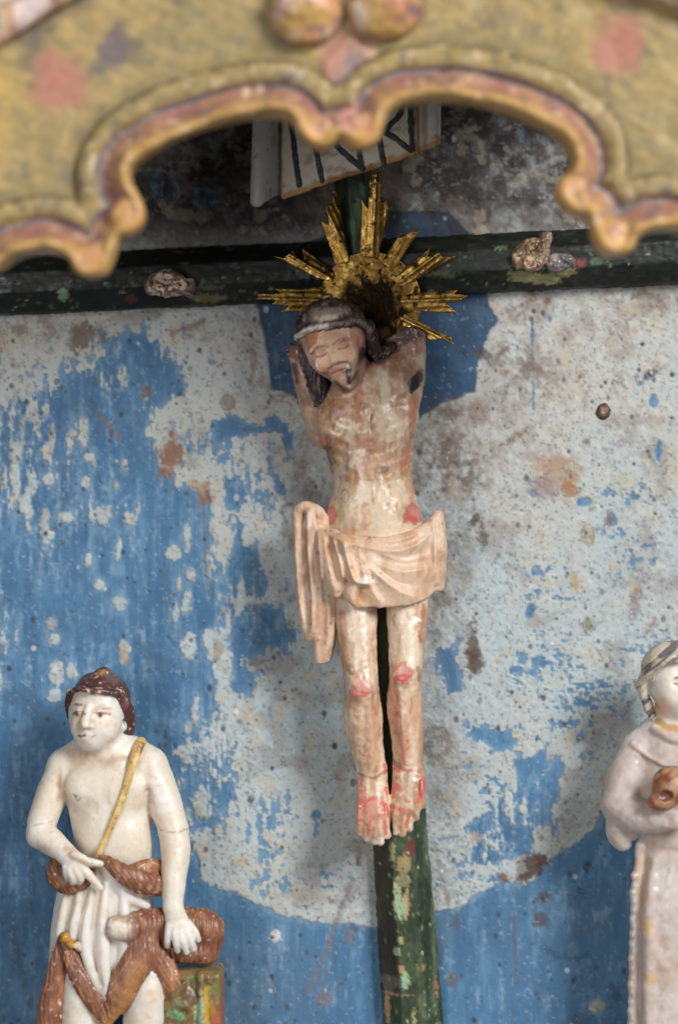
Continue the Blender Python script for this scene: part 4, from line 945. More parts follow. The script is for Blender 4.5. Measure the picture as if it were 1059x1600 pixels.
    # stump tops, dark
    p.put(sst(546, 522, y + .35 * np.abs(x - 648) + 5 * n2) * (x > 580), (104, 74, 66), .85); p.line([(586, 562), (612, 543), (650, 515)], 10, (84, 64, 62), .85, 6, 5); p.put(sst(585, 548, y + 8 * n2) * sst(478, 460, x), (112, 76, 62), .85)
    p.line([(455, 555), (462, 590), (478, 625)], 8, (148, 108, 90), .7, 5, 4); p.line([(455, 560), (466, 575)], 3, (208, 178, 164), .7); p.line([(459, 570), (464, 595)], 4, (84, 62, 56), .8, 4, 3)
    p.line([(470, 590), (474, 620)], 4, (190, 160, 140), .6, 4, 3)
    # face
    head = (np.hypot(x - 524, (y - 556) * .9) < 62) & (d > 128)
    hm = head.astype(f32)
    p.put(hm * (.5 + .4 * n2), (214, 172, 140), .7); p.blob((486, 535), (10, 16), (176, 106, 68), .75, 6, 4, 20, dmin=120); p.blob((532, 566), (22, 14), (226, 192, 164), .7, 6, 4, dmin=150); p.blob((508, 562), (10, 12), (224, 182, 156), .7, 6, 3, dmin=150)
    D = dict(dmin=135)
    p.line([h(-29, -12), h(-16, -16), h(-4, -12)], 2.4, (84, 58, 52), .9, 2.2, 1.2, **D); p.line([h(5, -12), h(17, -16), h(28, -12)], 2.0, (112, 80, 66), .8, 2.2, 1.2, **D)
    p.line([h(-26, -3), h(-16, -1), h(-7, -3)], 1.6, (108, 70, 62), .85, 1.8, .8, **D); p.line([h(9, -3), h(18, -1), h(27, -3)], 1.5, (124, 80, 70), .75, 1.8, .8, **D)
    p.blob(h(-16, -7), (9, 4), (182, 122, 100), .6, 4, 2, -20, **D); p.blob(h(18, -7), (9, 4), (190, 130, 106), .5, 4, 2, -20, **D)
    p.line([h(-7, 0), h(-8, 10)], 2.0, (188, 124, 98), .7, 3, 1, **D); p.line([h(-9, 15), h(4, 15)], 1.4, (150, 84, 70), .7, 2, 1, **D)  # shading beside and under the nose, painted on
    p.blob(h(-24, 18), (9, 6), (182, 108, 80), .6, 5, 3, **D); p.blob(h(22, 8), (9, 7), (214, 150, 130), .5, 6, 3, **D); p.blob(h(-4, -20), (20, 6), (206, 160, 130), .5, 5, 4, -20, **D)
    p.line([h(-14, 20), h(0, 18), h(15, 20), h(19, 28)], 2.2, (88, 62, 54), .85, 2.5, 1.4, **D); p.line([h(-9, 26), h(1, 25), h(11, 26)], 2.4, (196, 128, 112), .55, 2, 1, **D); p.line([h(-12, 28.5), h(12, 28.5)], 1.2, (110, 56, 52), .8, 1.6, .6, **D); p.line([h(-6, 33), h(8, 33)], 2.0, (206, 132, 118), .7, 2, 1, **D)
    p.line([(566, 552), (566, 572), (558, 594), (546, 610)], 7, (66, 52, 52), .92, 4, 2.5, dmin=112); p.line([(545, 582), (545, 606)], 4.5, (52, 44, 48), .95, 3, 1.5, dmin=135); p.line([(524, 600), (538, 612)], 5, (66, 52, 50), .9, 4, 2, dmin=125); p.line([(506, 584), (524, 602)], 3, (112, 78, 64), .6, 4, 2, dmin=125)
    p.blob((544, 577), (3.2, 3.2), (240, 236, 232), .95, 2, .6, dmin=140); p.blob((546, 607), (4, 3), (232, 224, 218), .9, 2, .8, dmin=130); p.line([(544, 582), (545, 590)], 1.4, (170, 160, 160), .8, dmin=140)
    p.blob((561, 535), (4, 9), (216, 150, 138), .9, 3, 1.5, dmin=120); p.line([(557, 530), (560, 546)], 1.8, (196, 72, 70), .8, dmin=120); p.blob((546, 534), (5, 5), (200, 112, 100), .5, 3, 2, dmin=140)
    p.line([(568, 565), (560, 595), (550, 612)], 5, (214, 168, 150), .7, 4, 2, dmin=100)
    body = link_mesh('body', V, Fq, p.C, M_flesh, DR, th)
    # ---- hair with the twisted band
    v = Vol((440, 460, 40), (680, 665, 196), 1.8)
    v.ell((518, 514, 132), (56, 46, 50), 6)
    v.cut(lambda X, Y, Z: np.minimum(Y - (522 - .10 * (X - 500)) + 0 * Z, Z - 112 + 0 * X + 0 * Y), 4, lo=(440, 460, 40), hi=(600, 600, 196))
    v.ell((528, 540, 118), (46, 34, 30), 8)
    v.chain([(466, 528, 150), (480, 519, 172), (505, 514, 181), (535, 511, 179), (560, 508, 166), (576, 516, 146)], [6, 6, 5, 5, 6, 7], 3)
    v.chain([(470, 535, 132), (480, 560, 124), (491, 588, 122), (500, 614, 122), (505, 638, 120)], [8, 12, 13, 12, 5], 5, flat=.8)
    v.chain([(484, 562, 116), (490, 600, 118), (496, 632, 116)], [10, 11, 6], 5, flat=.7)
    v.chain([(574, 512, 142), (580, 530, 132), (583, 546, 122), (590, 556, 114)], [10, 11, 11, 9], 5)
    v.chain([(588, 552, 112), (604, 550, 108), (624, 536, 100)], [10, 10, 8], 6)
    v.rough(lambda a, b, c: 1.1 * np.sin(a * .75 + b * .2 - c * .3 + 9 * fbm(a, b, c, 36, 2, 3)) + 1.4 * fbm(a + .35 * b, b - .35 * a, c, 6, 2, 15, sy=34))
    V, Fq = v.mesh(); p = Paint(V, (62, 48, 48))
    n = p.n(10, 3, 3, sy=26); p.put(sst(-.1, .5, n), (96, 78, 74), .7); p.put(sst(.3, .7, p.n(7, 3, 9, sy=14)), (150, 136, 126), .6); p.put(sst(.2, .7, -n), (38, 30, 32), .8); p.put(sst(.45, .8, p.n(16, 3, 29)), (110, 66, 60), .5)
    p.line([(462, 530), (480, 520), (505, 514), (535, 510), (562, 506), (578, 520)], 4, (150, 136, 128), .6, 4, 4, dmin=120); p.line([(463, 530), (485, 521), (510, 516)], 3.5, (224, 214, 204), .85, 3, 2, dmin=130); p.line([(495, 500), (515, 493), (540, 490)], 8, (156, 140, 128), .7, 8, 7); p.line([(498, 504), (525, 500)], 3, (214, 200, 188), .6, 4, 3); p.line([(525, 513), (550, 508)], 3, (120, 104, 104), .6, 3, 2, dmin=120)
    link_mesh('hair', V, Fq, p.C, M_hair, DR, th, 'dark brown carved hair with a pale twisted band')
    # ---- loincloth
    v = Vol((440, 770, 30), (712, 1056, 196), 2.0)
    v.chain([(592, 815, 92), (597, 850, 94), (600, 905, 98), (602, 935, 98)], [80, 81, 80, 78], 6, flat=.66)
    tx = np.array([440, 495, 505, 530, 560, 600, 640, 665, 690, 720.]); ty = np.array([800, 812, 828, 834, 838, 839, 829, 816, 802, 790.])
    bx = np.array([440, 505, 526, 530, 535, 550, 558, 585, 592, 640, 668, 680, 720.]); by = np.array([930, 925, 934, 938, 934, 944, 950, 946, 949, 944, 934, 922, 918.])
    v.cut(lambda X, Y, Z: np.interp(X, tx, ty).astype(f32) - Y + 0 * Z, 4)
    K = 9
    def fold(pts, r, k=K, **a): v.chain(pts, r, k, **a)
    fold([(522, 836, 128), (528, 880, 132), (534, 915, 134)], [10, 13, 13], 6)
    fold([(503, 834, 130), (508, 870, 136), (516, 900, 140), (526, 926, 138)], [6, 9, 11, 9], 6)
    fold([(536, 840, 144), (541, 866, 150), (547, 892, 152), (556, 906, 152)], [6, 10, 12, 9], 8, flat=.8)
    fold([(553, 914, 150), (549, 930, 150), (553, 944, 146)], [9, 11, 8], 6, flat=.8)
    FO = [([(506, 830), (540, 846), (580, 856), (615, 860), (650, 850), (688, 818)], 12, 16, 12), ([(545, 840), (600, 846), (645, 836), (688, 806)], 8, 10, 7), ([(566, 866), (600, 884), (632, 892), (676, 884)], 12, 24, 10),
          ([(566, 874), (592, 900), (622, 922), (660, 936)], 10, 22, 10), ([(562, 884), (578, 915), (596, 944)], 8, 18, 9), ([(534, 842), (541, 868), (549, 896), (556, 908), (580, 911)], 14, 8, 12), ([(550, 842), (562, 872), (578, 908)], 7, 12, 7),
          ([(556, 912), (550, 928), (553, 946)], 8, 16, 8), ([(506, 836), (514, 880), (526, 926)], 7, 14, 8), ([(518, 838), (530, 872), (536, 908)], 6, 12, 8), ([(600, 868), (630, 875), (670, 866)], 5, 9, 4), ([(580, 888), (610, 910), (650, 920)], 5, 9, 4)]
    v.rough(lambda a, b, c: sum(ridge(a, b, q, wl, wr, am) for q, wl, wr, am in FO) * np.clip((c - 96) / 30, 0, 1), 24)
    v.cut(lambda X, Y, Z: Y - np.interp(X, bx, by).astype(f32) + 0 * Z, 3)
    # bunched ends
    fold([(514, 826, 104), (498, 800, 112), (478, 792, 118), (466, 800, 114), (467, 830, 112), (472, 880, 110), (473, 930, 106), (478, 975, 104), (482, 995, 102)], [8, 9, 9, 9, 10, 10, 10, 9, 7], 6, flat=.8)
    fold([(486, 800, 124), (488, 840, 124), (494, 890, 122), (496, 940, 116), (492, 985, 112), (484, 996, 108)], [7, 9, 11, 11, 10, 5], 8, flat=.75)
    fold([(505, 840, 118), (510, 900, 112), (512, 950, 106), (511, 995, 102), (505, 1028, 100)], [12, 15, 15, 14, 13], 4)
    fold([(498, 1000, 106), (500, 1032, 104)], [9, 9], 4); fold([(484, 806, 108), (488, 850, 110), (492, 920, 108)], [9, 13, 13], 6, flat=.7); fold([(500, 826, 112), (504, 870, 116)], [12, 12], 6, flat=.7)
    v.cut(lambda X, Y, Z: Y - (1037 - .12 * (X - 505)) + 0 * Z, 3, lo=(440, 1000, 30), hi=(540, 1056, 190))
    fold([(684, 804, 106), (688, 850, 106), (687, 890, 104), (685, 916, 100)], [9, 10, 10, 9], 8); fold([(676, 812, 114), (678, 860, 116), (676, 905, 112)], [6, 8, 7], 9)
    v.cut(lambda X, Y, Z: (796 - Y) + 0 * X + 0 * Z, 3, lo=(660, 770, 30), hi=(712, 820, 190))
    F2 = [([(466, 800), (462, 860), (468, 930), (476, 985)], 6, 9, 4), ([(482, 800), (482, 860), (488, 930), (488, 985)], 5, 9, 5), ([(494, 812), (500, 880), (502, 940), (500, 985)], 6, 8, 4), ([(512, 940), (514, 990), (510, 1030)], 6, 9, 4), ([(688, 806), (692, 860), (690, 912)], 5, 9, 4), ([(676, 815), (680, 860), (678, 910)], 4, 8, 4)]
    v.rough(lambda a, b, c: sum(ridge(a, b, q, wl, wr, am) for q, wl, wr, am in F2) * np.clip((c - 100) / 16, 0, 1), 12)
    v.rough(lambda a, b, c: .9 * fbm(a, b, c, 20, 3, 3) + .4 * fbm(a, b, c, 6, 2, 9))
    V, Fq = v.mesh(); p = Paint(V, (214, 184, 160)); n = p.n(30, 4, 3); ns = p.n(14, 3, 13, sy=40)
    p.put(sst(0, .6, n), (226, 204, 184), .7); p.put(sst(.1, .7, ns), (190, 146, 112), .65); p.put(sst(.3, .8, -n), (176, 132, 100), .6); p.put(sst(515, 480, p.x) * sst(.0, .6, -ns), (164, 118, 88), .6)
    p.blob((573, 906), (8, 7), (240, 232, 226), .85, 4, 3); p.line([(485, 805), (480, 820)], 6, (226, 208, 190), .7, 4, 2)
    gl = sst(.1, .45, p.n(6, 2, 33)) 
    for c, r in (((572, 938), (18, 8)), ((520, 850), (11, 6)), ((553, 880), (4, 18)), ((542, 842), (8, 4))):
        q = np.exp(-((p.x - c[0]) / r[0]) ** 2 - ((p.y - c[1]) / r[1]) ** 2); p.put(q * gl * 1.3, (222, 176, 70), .9)
    for _ in range(60):
        c = (rng.uniform(460, 690), rng.uniform(800, 1030)); p.blob(c, rng.uniform(1, 2.4), (138, 96, 72), .7, 2, .8)
    link_mesh('loincloth', V, Fq, p.C, M_cloth, DR, th, 'pale carved loincloth with swagged folds and a hanging end')
build_corpus()
# ------------------------------------------------------------------ alabaster shepherd figurine, left
ALA = (226, 216, 204)
def build_shepherd():
    DR = 120
    th = thing('shepherd_figurine', 'alabaster shepherd figurine with gold strap leaning on a brown draped stump, lower left', 'figurine', (180, 1690, 70), DR)
    # ---- body (head, torso, arms, hands, legs)
    v = Vol((34, 1044, 50), (330, 1700, 208), 1.9)
    v.chain([(166, 1195, 112), (170, 1240, 112), (176, 1300, 114), (178, 1350, 114), (172, 1420, 112)], [58, 66, 62, 62, 64], 10, flat=.66)
    v.chain([(100, 1198, 110), (130, 1184, 112), (165, 1180, 112), (205, 1184, 112), (232, 1196, 112)], [26, 30, 34, 32, 28], 16, flat=.9)
    v.ell((140, 1228, 142), (36, 30, 14), 16, 10); v.ell((196, 1232, 142), (38, 30, 14), 16, -8)
    v.ell((180, 1310, 138), (48, 44, 22), 20)
    v.chain([(166, 1200, 164), (168, 1250, 162)], [4, 4], 10, mode='sub')
    v.chain([(150, 1150, 116), (156, 1190, 112)], [29, 34], 10)
    # head, slightly turned to the left
    v.ell((155, 1105, 122), (46, 52, 49), 6); v.ell((151, 1128, 142), (38, 42, 32), 14, 4); v.ell((148, 1154, 150), (20, 17, 18), 10)
    v.ell((133, 1106, 175), (13, 7, 7), 8, mode='sub'); v.ell((165, 1108, 175), (13, 7, 7), 8, mode='sub')
    v.ell((132, 1109, 166), (10, 6, 5), 4); v.ell((164, 1112, 165), (10, 6, 5), 4)
    v.chain([(144, 1100, 170), (141, 1115, 177), (140, 1127, 182)], [5, 6, 7.5], 5); v.ell((133, 1130, 173), (5, 4, 5), 3); v.ell((147, 1131, 173), (5, 4, 5), 3)
    v.ell((129, 1134, 160), (13, 15, 10), 10); v.ell((168, 1136, 157), (17, 17, 11), 10)
    v.chain([(134, 1145, 167), (142, 1143.5, 170), (151, 1145, 167)], [2.5, 3, 2.5], 4); v.chain([(136, 1150.5, 166), (143, 1151, 169), (150, 1150, 166)], [2.5, 3.2, 2.5], 4); v.chain([(133, 1148, 173), (152, 1148, 173)], 1.0, 2, mode='sub')
    v.chain([(194, 1118, 128), (198, 1128, 126), (192, 1138, 130)], [7, 8, 5], 4); v.ell((194, 1128, 138), (4, 7, 5), 2, mode='sub')
    # arm bent across the waist
    v.chain([(100, 1198, 112), (82, 1240, 118), (68, 1280, 126), (66, 1302, 134)], [25, 25, 23, 22], 8)
    v.chain([(66, 1302, 134), (84, 1312, 146), (104, 1324, 160), (114, 1334, 168)], [22, 21, 17, 14], 5)
    v.chain([(110, 1328, 168), (126, 1342, 176)], [16, 18], 5, flat=.7)
    v.chain([(130, 1334, 182), (146, 1337, 184), (164, 1341, 180)], [7.5, 6.5, 5], 2)          # pointing finger
    v.chain([(134, 1346, 182), (146, 1358, 184), (163, 1378, 180)], [8, 7, 5], 2)              # second finger, pointing down
    v.chain([(126, 1350, 184), (133, 1362, 184), (130, 1370, 174)], [7, 6.5, 6], 2)            # folded fingers
    v.chain([(117, 1350, 182), (122, 1364, 182), (120, 1371, 172)], [7, 6.5, 6], 2)
    v.chain([(110, 1346, 178), (112, 1358, 178), (112, 1366, 170)], [6.5, 6, 5], 2)
    v.chain([(122, 1326, 184), (136, 1330, 190), (148, 1336, 192)], [7, 6, 4.5], 2)            # thumb
    # straight arm resting on the stump
    v.chain([(232, 1198, 114), (248, 1230, 120), (264, 1272, 126), (272, 1296, 130)], [29, 28, 25, 23], 8)
    v.chain([(272, 1296, 130), (276, 1330, 138), (273, 1375, 150), (273, 1412, 160)], [23, 23, 19, 15], 5)
    v.chain([(274, 1412, 164), (282, 1436, 176)], [15, 19], 5, flat=.65)
    for pts in ([(270, 1436, 180), (267, 1456, 182), (266, 1468, 176)], [(278, 1444, 184), (280, 1460, 186), (282, 1475, 180)], [(286, 1444, 184), (291, 1460, 186), (295, 1477, 180)], [(294, 1440, 182), (301, 1455, 184), (306, 1472, 178)], [(298, 1434, 178), (308, 1446, 180), (313, 1459, 174)]):
        v.chain(pts, [7, 6, 5], 1.8)
    v.chain([(250, 1289, 158), (272, 1292, 158), (298, 1290, 140)], 1.0, 1.5, mode='sub')     # joint line
    v.chain([(96, 1225, 146), (104, 1275, 148), (116, 1310, 150)], [5, 5, 4], 6, mode='sub'); v.chain([(232, 1235, 146), (240, 1290, 148), (246, 1340, 148)], [5, 5, 4], 6, mode='sub')
    # legs
    v.chain([(128, 1500, 128), (130, 1545, 138), (130, 1600, 132), (132, 1700, 120)], [36, 32, 36, 34], 6)
    v.chain([(224, 1480, 132), (232, 1535, 150), (230, 1600, 140), (228, 1700, 126)], [34, 33, 36, 34], 6)
    v.rough(lambda a, b, c: .8 * fbm(a, b, c, 26, 3, 3) + .25 * fbm(a, b, c, 7, 2, 9))
    V, Fq = v.mesh(); p = Paint(V, ALA); x, y, d = p.x, p.y, p.d; n = p.n(50, 4, 3); n2 = p.n(14, 3, 13)
    p.put(sst(0, .6, n), (234, 230, 224), .8); p.put(sst(.1, .6, -n), (224, 212, 192), .6); p.put(sst(.4, .8, p.n(22, 3, 33)), (214, 190, 158), .3); p.put(sst(.45, .7, p.n(6, 3, 63)), (190, 160, 130), .25)
    # brown tone at neck, armpits and joints
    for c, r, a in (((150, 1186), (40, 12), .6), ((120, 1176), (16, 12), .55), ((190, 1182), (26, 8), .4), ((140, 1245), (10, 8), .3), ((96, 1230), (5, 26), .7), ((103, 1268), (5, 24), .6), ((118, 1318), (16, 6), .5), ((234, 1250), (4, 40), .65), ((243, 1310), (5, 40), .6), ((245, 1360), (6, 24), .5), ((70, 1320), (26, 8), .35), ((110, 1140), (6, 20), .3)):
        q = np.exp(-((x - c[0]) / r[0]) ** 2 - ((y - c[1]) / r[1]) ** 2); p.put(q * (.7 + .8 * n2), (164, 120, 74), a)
    p.line([(252, 1293), (272, 1296), (297, 1292)], 1.0, (170, 132, 100), .7, 1.6); p.line([(50, 1288), (70, 1283), (88, 1280)], .8, (190, 160, 130), .6, 1.6)
    p.line([(120, 1237), (125, 1247), (129, 1243)], 1.0, (140, 104, 80), .8, 1.5, dmin=130); p.blob((124, 1240), 1.8, (120, 84, 64), .8, 1.5, .5, dmin=130)
    # painted face
    F = dict(dmin=140)
    p.line([(122, 1098), (133, 1098)], 1.7, (120, 62, 50), .9, 1.4, .6, **F); p.line([(166, 1104), (178, 1103)], 1.0, (176, 120, 96), .7, 1.5, .8, **F)
    p.line([(119, 1113), (124, 1108), (132, 1108), (140, 1111)], 1.5, (132, 78, 62), .85, 1.6, .8, **F); p.blob((126, 1111), (4, 4), (112, 62, 56), .95, 1.6, .5, **F); p.blob((134, 1113), (5, 3), (170, 128, 104), .6, 2, .8, **F)
    p.line([(152, 1110), (164, 1110), (177, 1112)], 1.3, (132, 86, 70), .85, 1.5, .6, **F); p.blob((162, 1113), (4, 4), (116, 66, 58), .95, 1.6, .5, **F)
    p.line([(129, 1145), (134, 1146), (139, 1143)], 1.8, (140, 64, 44), .9, 1.5, .8, **F); p.line([(149, 1147), (155, 1144)], 1.2, (196, 124, 104), .8, 1.5, .6, **F); p.line([(138, 1151), (147, 1151)], 1.4, (214, 160, 140), .6, 1.6, .6, **F)
    p.blob((131, 1126), (4, 12), (206, 176, 120), .6, 5, 2, **F); p.blob((153, 1120), (4, 12), (212, 186, 138), .5, 5, 2, **F); p.blob((144, 1133), (8, 2), (204, 150, 120), .6, 3, 1, **F)
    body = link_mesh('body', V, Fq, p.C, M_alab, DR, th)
    # ---- hair
    v = Vol((92, 1036, 60), (222, 1172, 182), 1.7)
    v.ell((157, 1098, 116), (48, 50, 53), 5)
    v.cut(lambda X, Y, Z: -sdpoly(X, Y, [(113, 1190), (111, 1110), (117, 1076), (140, 1082), (165, 1083), (183, 1082), (189, 1110), (187, 1135), (196, 1145), (180, 1190)]) + np.maximum(0, 118 - Z) * 3 + 0 * X, 3)
    v.chain([(112, 1078, 148), (130, 1073, 166), (150, 1075, 171), (172, 1078, 166), (190, 1082, 152)], [5, 5, 4, 5, 6], 4)
    v.chain([(190, 1084, 148), (199, 1104, 138), (203, 1122, 126), (200, 1140, 118), (192, 1156, 112)], [9, 11, 11, 11, 7], 4)
    v.chain([(113, 1080, 142), (109, 1100, 132), (110, 1118, 122)], [6, 6, 5], 4)
    v.ell((163, 1050, 124), (13, 8, 12), 4)
    v.rough(lambda a, b, c: 1.0 * fbm(a + .4 * b, b, c, 6, 2, 15, sy=24) + .8 * fbm(a, b, c, 12, 2, 5))
    V, Fq = v.mesh(); p = Paint(V, (84, 54, 54)); n = p.n(9, 3, 3, sy=20)
    p.put(sst(0, .5, n), (122, 78, 74), .6); p.put(sst(.1, .6, -n), (76, 48, 48), .7); p.put(sst(1078, 1055, p.y) * sst(-.2, .3, p.n(20, 3, 9)), (112, 98, 94), .7)
    p.put(sst(.25, .5, p.n(6, 2, 19)) * np.exp(-((p.y - 1076) / 5) ** 2) * (p.d > 140), (224, 204, 186), .95); p.put(sst(.8, .95, p.n(5, 2, 29)), (214, 190, 174), .8); p.blob((160, 1050), (10, 5), (168, 122, 76), .8, 3, 3)
    link_mesh('hair', V, Fq, p.C, M_brown, DR, th, 'dark reddish brown painted hair')
    # ---- gold shoulder strap
    v = Vol((140, 1148, 120), (240, 1342, 190), 1.5)
    v.chain([(222, 1158, 132), (217, 1170, 146), (206, 1205, 156), (194, 1245, 161), (176, 1290, 166), (160, 1326, 170)], [8, 8, 6.5, 5.5, 5, 4.5], 2, flat=.6)
    v.rough(lambda a, b, c: .3 * fbm(a, b, c, 10, 2, 5))
    V, Fq = v.mesh(); p = Paint(V, (200, 166, 104)); p.put(sst(0, .5, p.n(12, 3, 3)), (226, 196, 126), .8); p.put(sst(.2, .6, p.n(9, 3, 13)), (150, 104, 52), .7); p.blob((222, 1166), (7, 8), (146, 100, 62), .7, 4, 2)
    link_mesh('strap', V, Fq, p.C, M_brown, DR, th, 'thin gold shoulder strap')
    # ---- white skirt
    v = Vol((60, 1335, 50), (262, 1700, 190), 2.0)
    v.chain([(172, 1345, 116), (165, 1400, 116), (158, 1470, 114), (150, 1600, 108), (148, 1700, 104)], [70, 76, 80, 78, 78], 6, flat=.66)
    v.cut(lambda X, Y, Z: (np.interp(X, [60, 110, 165, 210, 262], [1372, 1362, 1338, 1362, 1376]).astype(f32) - Y) + 0 * Z, 4)
    v.cut(lambda X, Y, Z: -sdpoly(X, Y, [(104, 1700), (106, 1500), (112, 1475), (170, 1590), (176, 1580), (235, 1480), (262, 1500), (262, 1700)]) + np.maximum(0, 120 - Z) * 2, 3)
    for pts, r in (([(110, 1380, 150), (100, 1440, 152), (90, 1540, 146)], [5, 8, 9]), ([(130, 1385, 160), (122, 1430, 164), (116, 1470, 162)], [5, 8, 7]), ([(150, 1385, 166), (140, 1430, 170), (140, 1480, 170), (158, 1540, 166)], [5, 9, 9, 7]), ([(170, 1375, 166), (166, 1430, 170), (168, 1490, 172), (172, 1560, 166)], [5, 8, 10, 7]), ([(196, 1385, 162), (200, 1440, 166), (198, 1500, 164)], [6, 9, 8]), ([(165, 1345, 164), (190, 1372, 164), (222, 1392, 150)], [6, 8, 6]), ([(170, 1360, 164), (205, 1395, 160), (232, 1412, 146)], [5, 8, 6])):
        v.chain(pts, r, 6)
    for pts in ([(120, 1390, 166), (111, 1450, 166)], [(141, 1390, 174), (131, 1440, 176), (128, 1475, 174)], [(160, 1390, 176), (153, 1440, 178), (154, 1490, 178), (165, 1530, 176)], [(184, 1400, 174), (184, 1460, 176), (184, 1520, 176)]):
        v.chain(pts, 2.6, 4, mode='sub')
    v.rough(lambda a, b, c: .7 * fbm(a, b, c, 22, 3, 3))
    V, Fq = v.mesh(); p = Paint(V, (228, 222, 216)); n = p.n(40, 4, 3); p.put(sst(.1, .6, n), (216, 202, 184), .7); p.put(sst(.3, .8, p.n(18, 3, 13)) * sst(1430, 1380, p.y), (200, 164, 130), .6); p.blob((158, 1350), (16, 12), (206, 176, 150), .6, 8, 5)
    link_mesh('skirt', V, Fq, p.C, M_alab, DR, th, 'white folded skirt')
    # ---- brown fur sash round the waist
    def brown(V, k, ax='y'):
        p = Paint(V, (136, 92, 70)); s1 = p.n(7, 3, k, sy=22)
        p.put(sst(-.1, .5, s1), (122, 72, 54), .8); p.put(sst(.2, .6, -s1), (178, 124, 84), .6); p.put(sst(.45, .9, p.n(16, 3, k + 5)), (196, 152, 118), .5); p.put(sst(.85, 1.0, p.n(7, 2, k + 9)), (226, 208, 192), .8)
        return p
    groove = lambda q: (lambda a, b, c: .45 * np.sin((a * math.cos(q) + b * math.sin(q)) * 1.05 + 7 * fbm(a, b, c, 50, 3, 3)) + .9 * fbm(a, b, c, 14, 3, 5))
    v = Vol((70, 1320, 90), (266, 1412, 196), 1.8)
    v.chain([(92, 1342, 140), (98, 1362, 152), (112, 1374, 158), (134, 1368, 166), (146, 1358, 164)], [12, 18, 18, 14, 9], 5, flat=.8); v.ell((110, 1363, 150), (33, 27, 17), 8, -8)
    v.chain([(166, 1334, 168), (184, 1346, 176), (206, 1362, 174), (228, 1374, 164), (250, 1380, 146)], [7, 12, 16, 18, 16], 5, flat=.8)
    v.chain([(206, 1354, 158), (232, 1352, 146), (250, 1354, 132)], [8, 14, 14], 10, flat=.6)
    v.rough(lambda a, b, c: .9 * np.sin((a * .75 - b * .55) * 1.0 + 6 * fbm(a, b, c, 40, 2, 3)) + .7 * fbm(a, b, c, 10, 3, 5))
    V, Fq = v.mesh(); p = brown(V, 5); p.put(sst(.0, .4, p.n(8, 2, 51)) * np.exp(-((p.x - 230) / 20) ** 2 - ((p.y - 1390) / 10) ** 2), (226, 208, 190), .9); p.blob((240, 1346), (18, 10), (164, 112, 70), .6, 6, 4)
    link_mesh('sash', V, Fq, p.C, M_brown, DR, th, 'brown grooved fur sash')
    # ---- rolled cloak over the stump with hanging flaps
    v = Vol((60, 1408, 70), (356, 1700, 216), 2.0)
    v.chain([(206, 1442, 160), (240, 1442, 150), (290, 1444, 136), (324, 1450, 130)], [23, 28, 30, 28], 6, flat=.85)
    v.chain([(318, 1436, 128), (326, 1465, 128), (324, 1488, 126)], [18, 22, 18], 8)
    v.chain([(240, 1478, 156), (280, 1484, 146), (322, 1488, 136)], [13, 16, 16], 8)
    v.chain([(206, 1442, 168), (186, 1441, 172)], [22, 19], 3); v.cut(lambda X, Y, Z: (172 - .25 * (Y - 1440) - X) + 0 * Z, 3, lo=(150, 1408, 120), hi=(215, 1474, 216))
    v.chain([(236, 1450, 164), (222, 1490, 172), (198, 1535, 174), (174, 1586, 168)], [20, 26, 25, 8], 6, flat=.48)
    v.chain([(246, 1484, 168), (264, 1512, 166), (288, 1560, 162), (312, 1604, 154)], [17, 20, 18, 6], 8, flat=.5)
    v.chain([(106, 1458, 166), (122, 1500, 168), (146, 1545, 170), (168, 1582, 168)], [9, 15, 16, 9], 6, flat=.5)
    v.chain([(104, 1460, 160), (94, 1510, 156), (84, 1570, 148), (80, 1640, 140), (80, 1700, 136)], [9, 16, 22, 24, 24], 6, flat=.6)
    def fleece(a, b, c):
        t = .5 * fbm(a, b, c, 14, 3, 5); w = 3.0 * fbm(a, b, c, 40, 2, 3)
        t = t + 1.0 * np.sin(a * .8 - .00035 * (b - 1440) ** 2 * np.sign(a - 250) + w) * sst(1505, 1485, b) * sst(196, 210, a)
        for (x0, y0), (x1, y1), r in (((236, 1495), (172, 1590), 30), ((246, 1490), (312, 1606), 24), ((108, 1460), (168, 1584), 18), ((102, 1470), (80, 1690), 26)):
            L = math.hypot(x1 - x0, y1 - y0); ux, uy = (x1 - x0) / L, (y1 - y0) / L
            u = (b - y0) * ux - (a - x0) * uy; s_ = (a - x0) * ux + (b - y0) * uy
            t = t + 1.1 * np.sin(u * .95 + w) * sst(r + 4, r - 4, np.abs(u)) * sst(-6, 8, s_) * sst(L + 10, L - 2, s_)
        return t
    v.rough(fleece)
    V, Fq = v.mesh(); p = brown(V, 25)
    q = np.exp(-((p.x - 188) / 24) ** 4 - ((p.y - 1442) / 19) ** 4) * (p.d > 160); p.put(q * (.9 + .5 * p.n(8, 2, 3)), (226, 214, 200), .95)
    p.line([(222, 1500), (200, 1545), (178, 1590)], 9, (182, 132, 78), .6, 8, 5); p.line([(258, 1500), (285, 1555)], 7, (180, 128, 84), .5, 8, 5); p.put(np.exp(-((p.y - 1470) / 14) ** 2) * sst(200, 230, p.x) * (.5 + .4 * p.n(12, 3, 9)), (128, 84, 66), .7)
    cloak = link_mesh('cloak', V, Fq, p.C, M_brown, DR, th, 'brown rolled cloak with a white broken end')
    v = Vol((92, 1440, 150), (148, 1482, 192), 1.5)
    v.ell((107, 1456, 170), (9, 9, 9), 3); v.ell((117, 1466, 174), (9, 8, 8), 3); v.ell((132, 1470, 172), (11, 9, 7), 3); v.rough(lambda a, b, c: .9 * fbm(a, b, c, 7, 2, 5))
    V, Fq = v.mesh(); p = Paint(V, (180, 132, 56)); p.put(sst(0, .4, p.n(8, 3, 3)), (132, 90, 44), .8); p.blob((133, 1470), (11, 9), (224, 208, 184), .8, 4, 3)
    link_mesh('gold_knot', V, Fq, p.C, M_brown, DR, cloak)
    # ---- stump
    v = Vol((236, 1490, 60), (366, 1700, 190), 2.0)
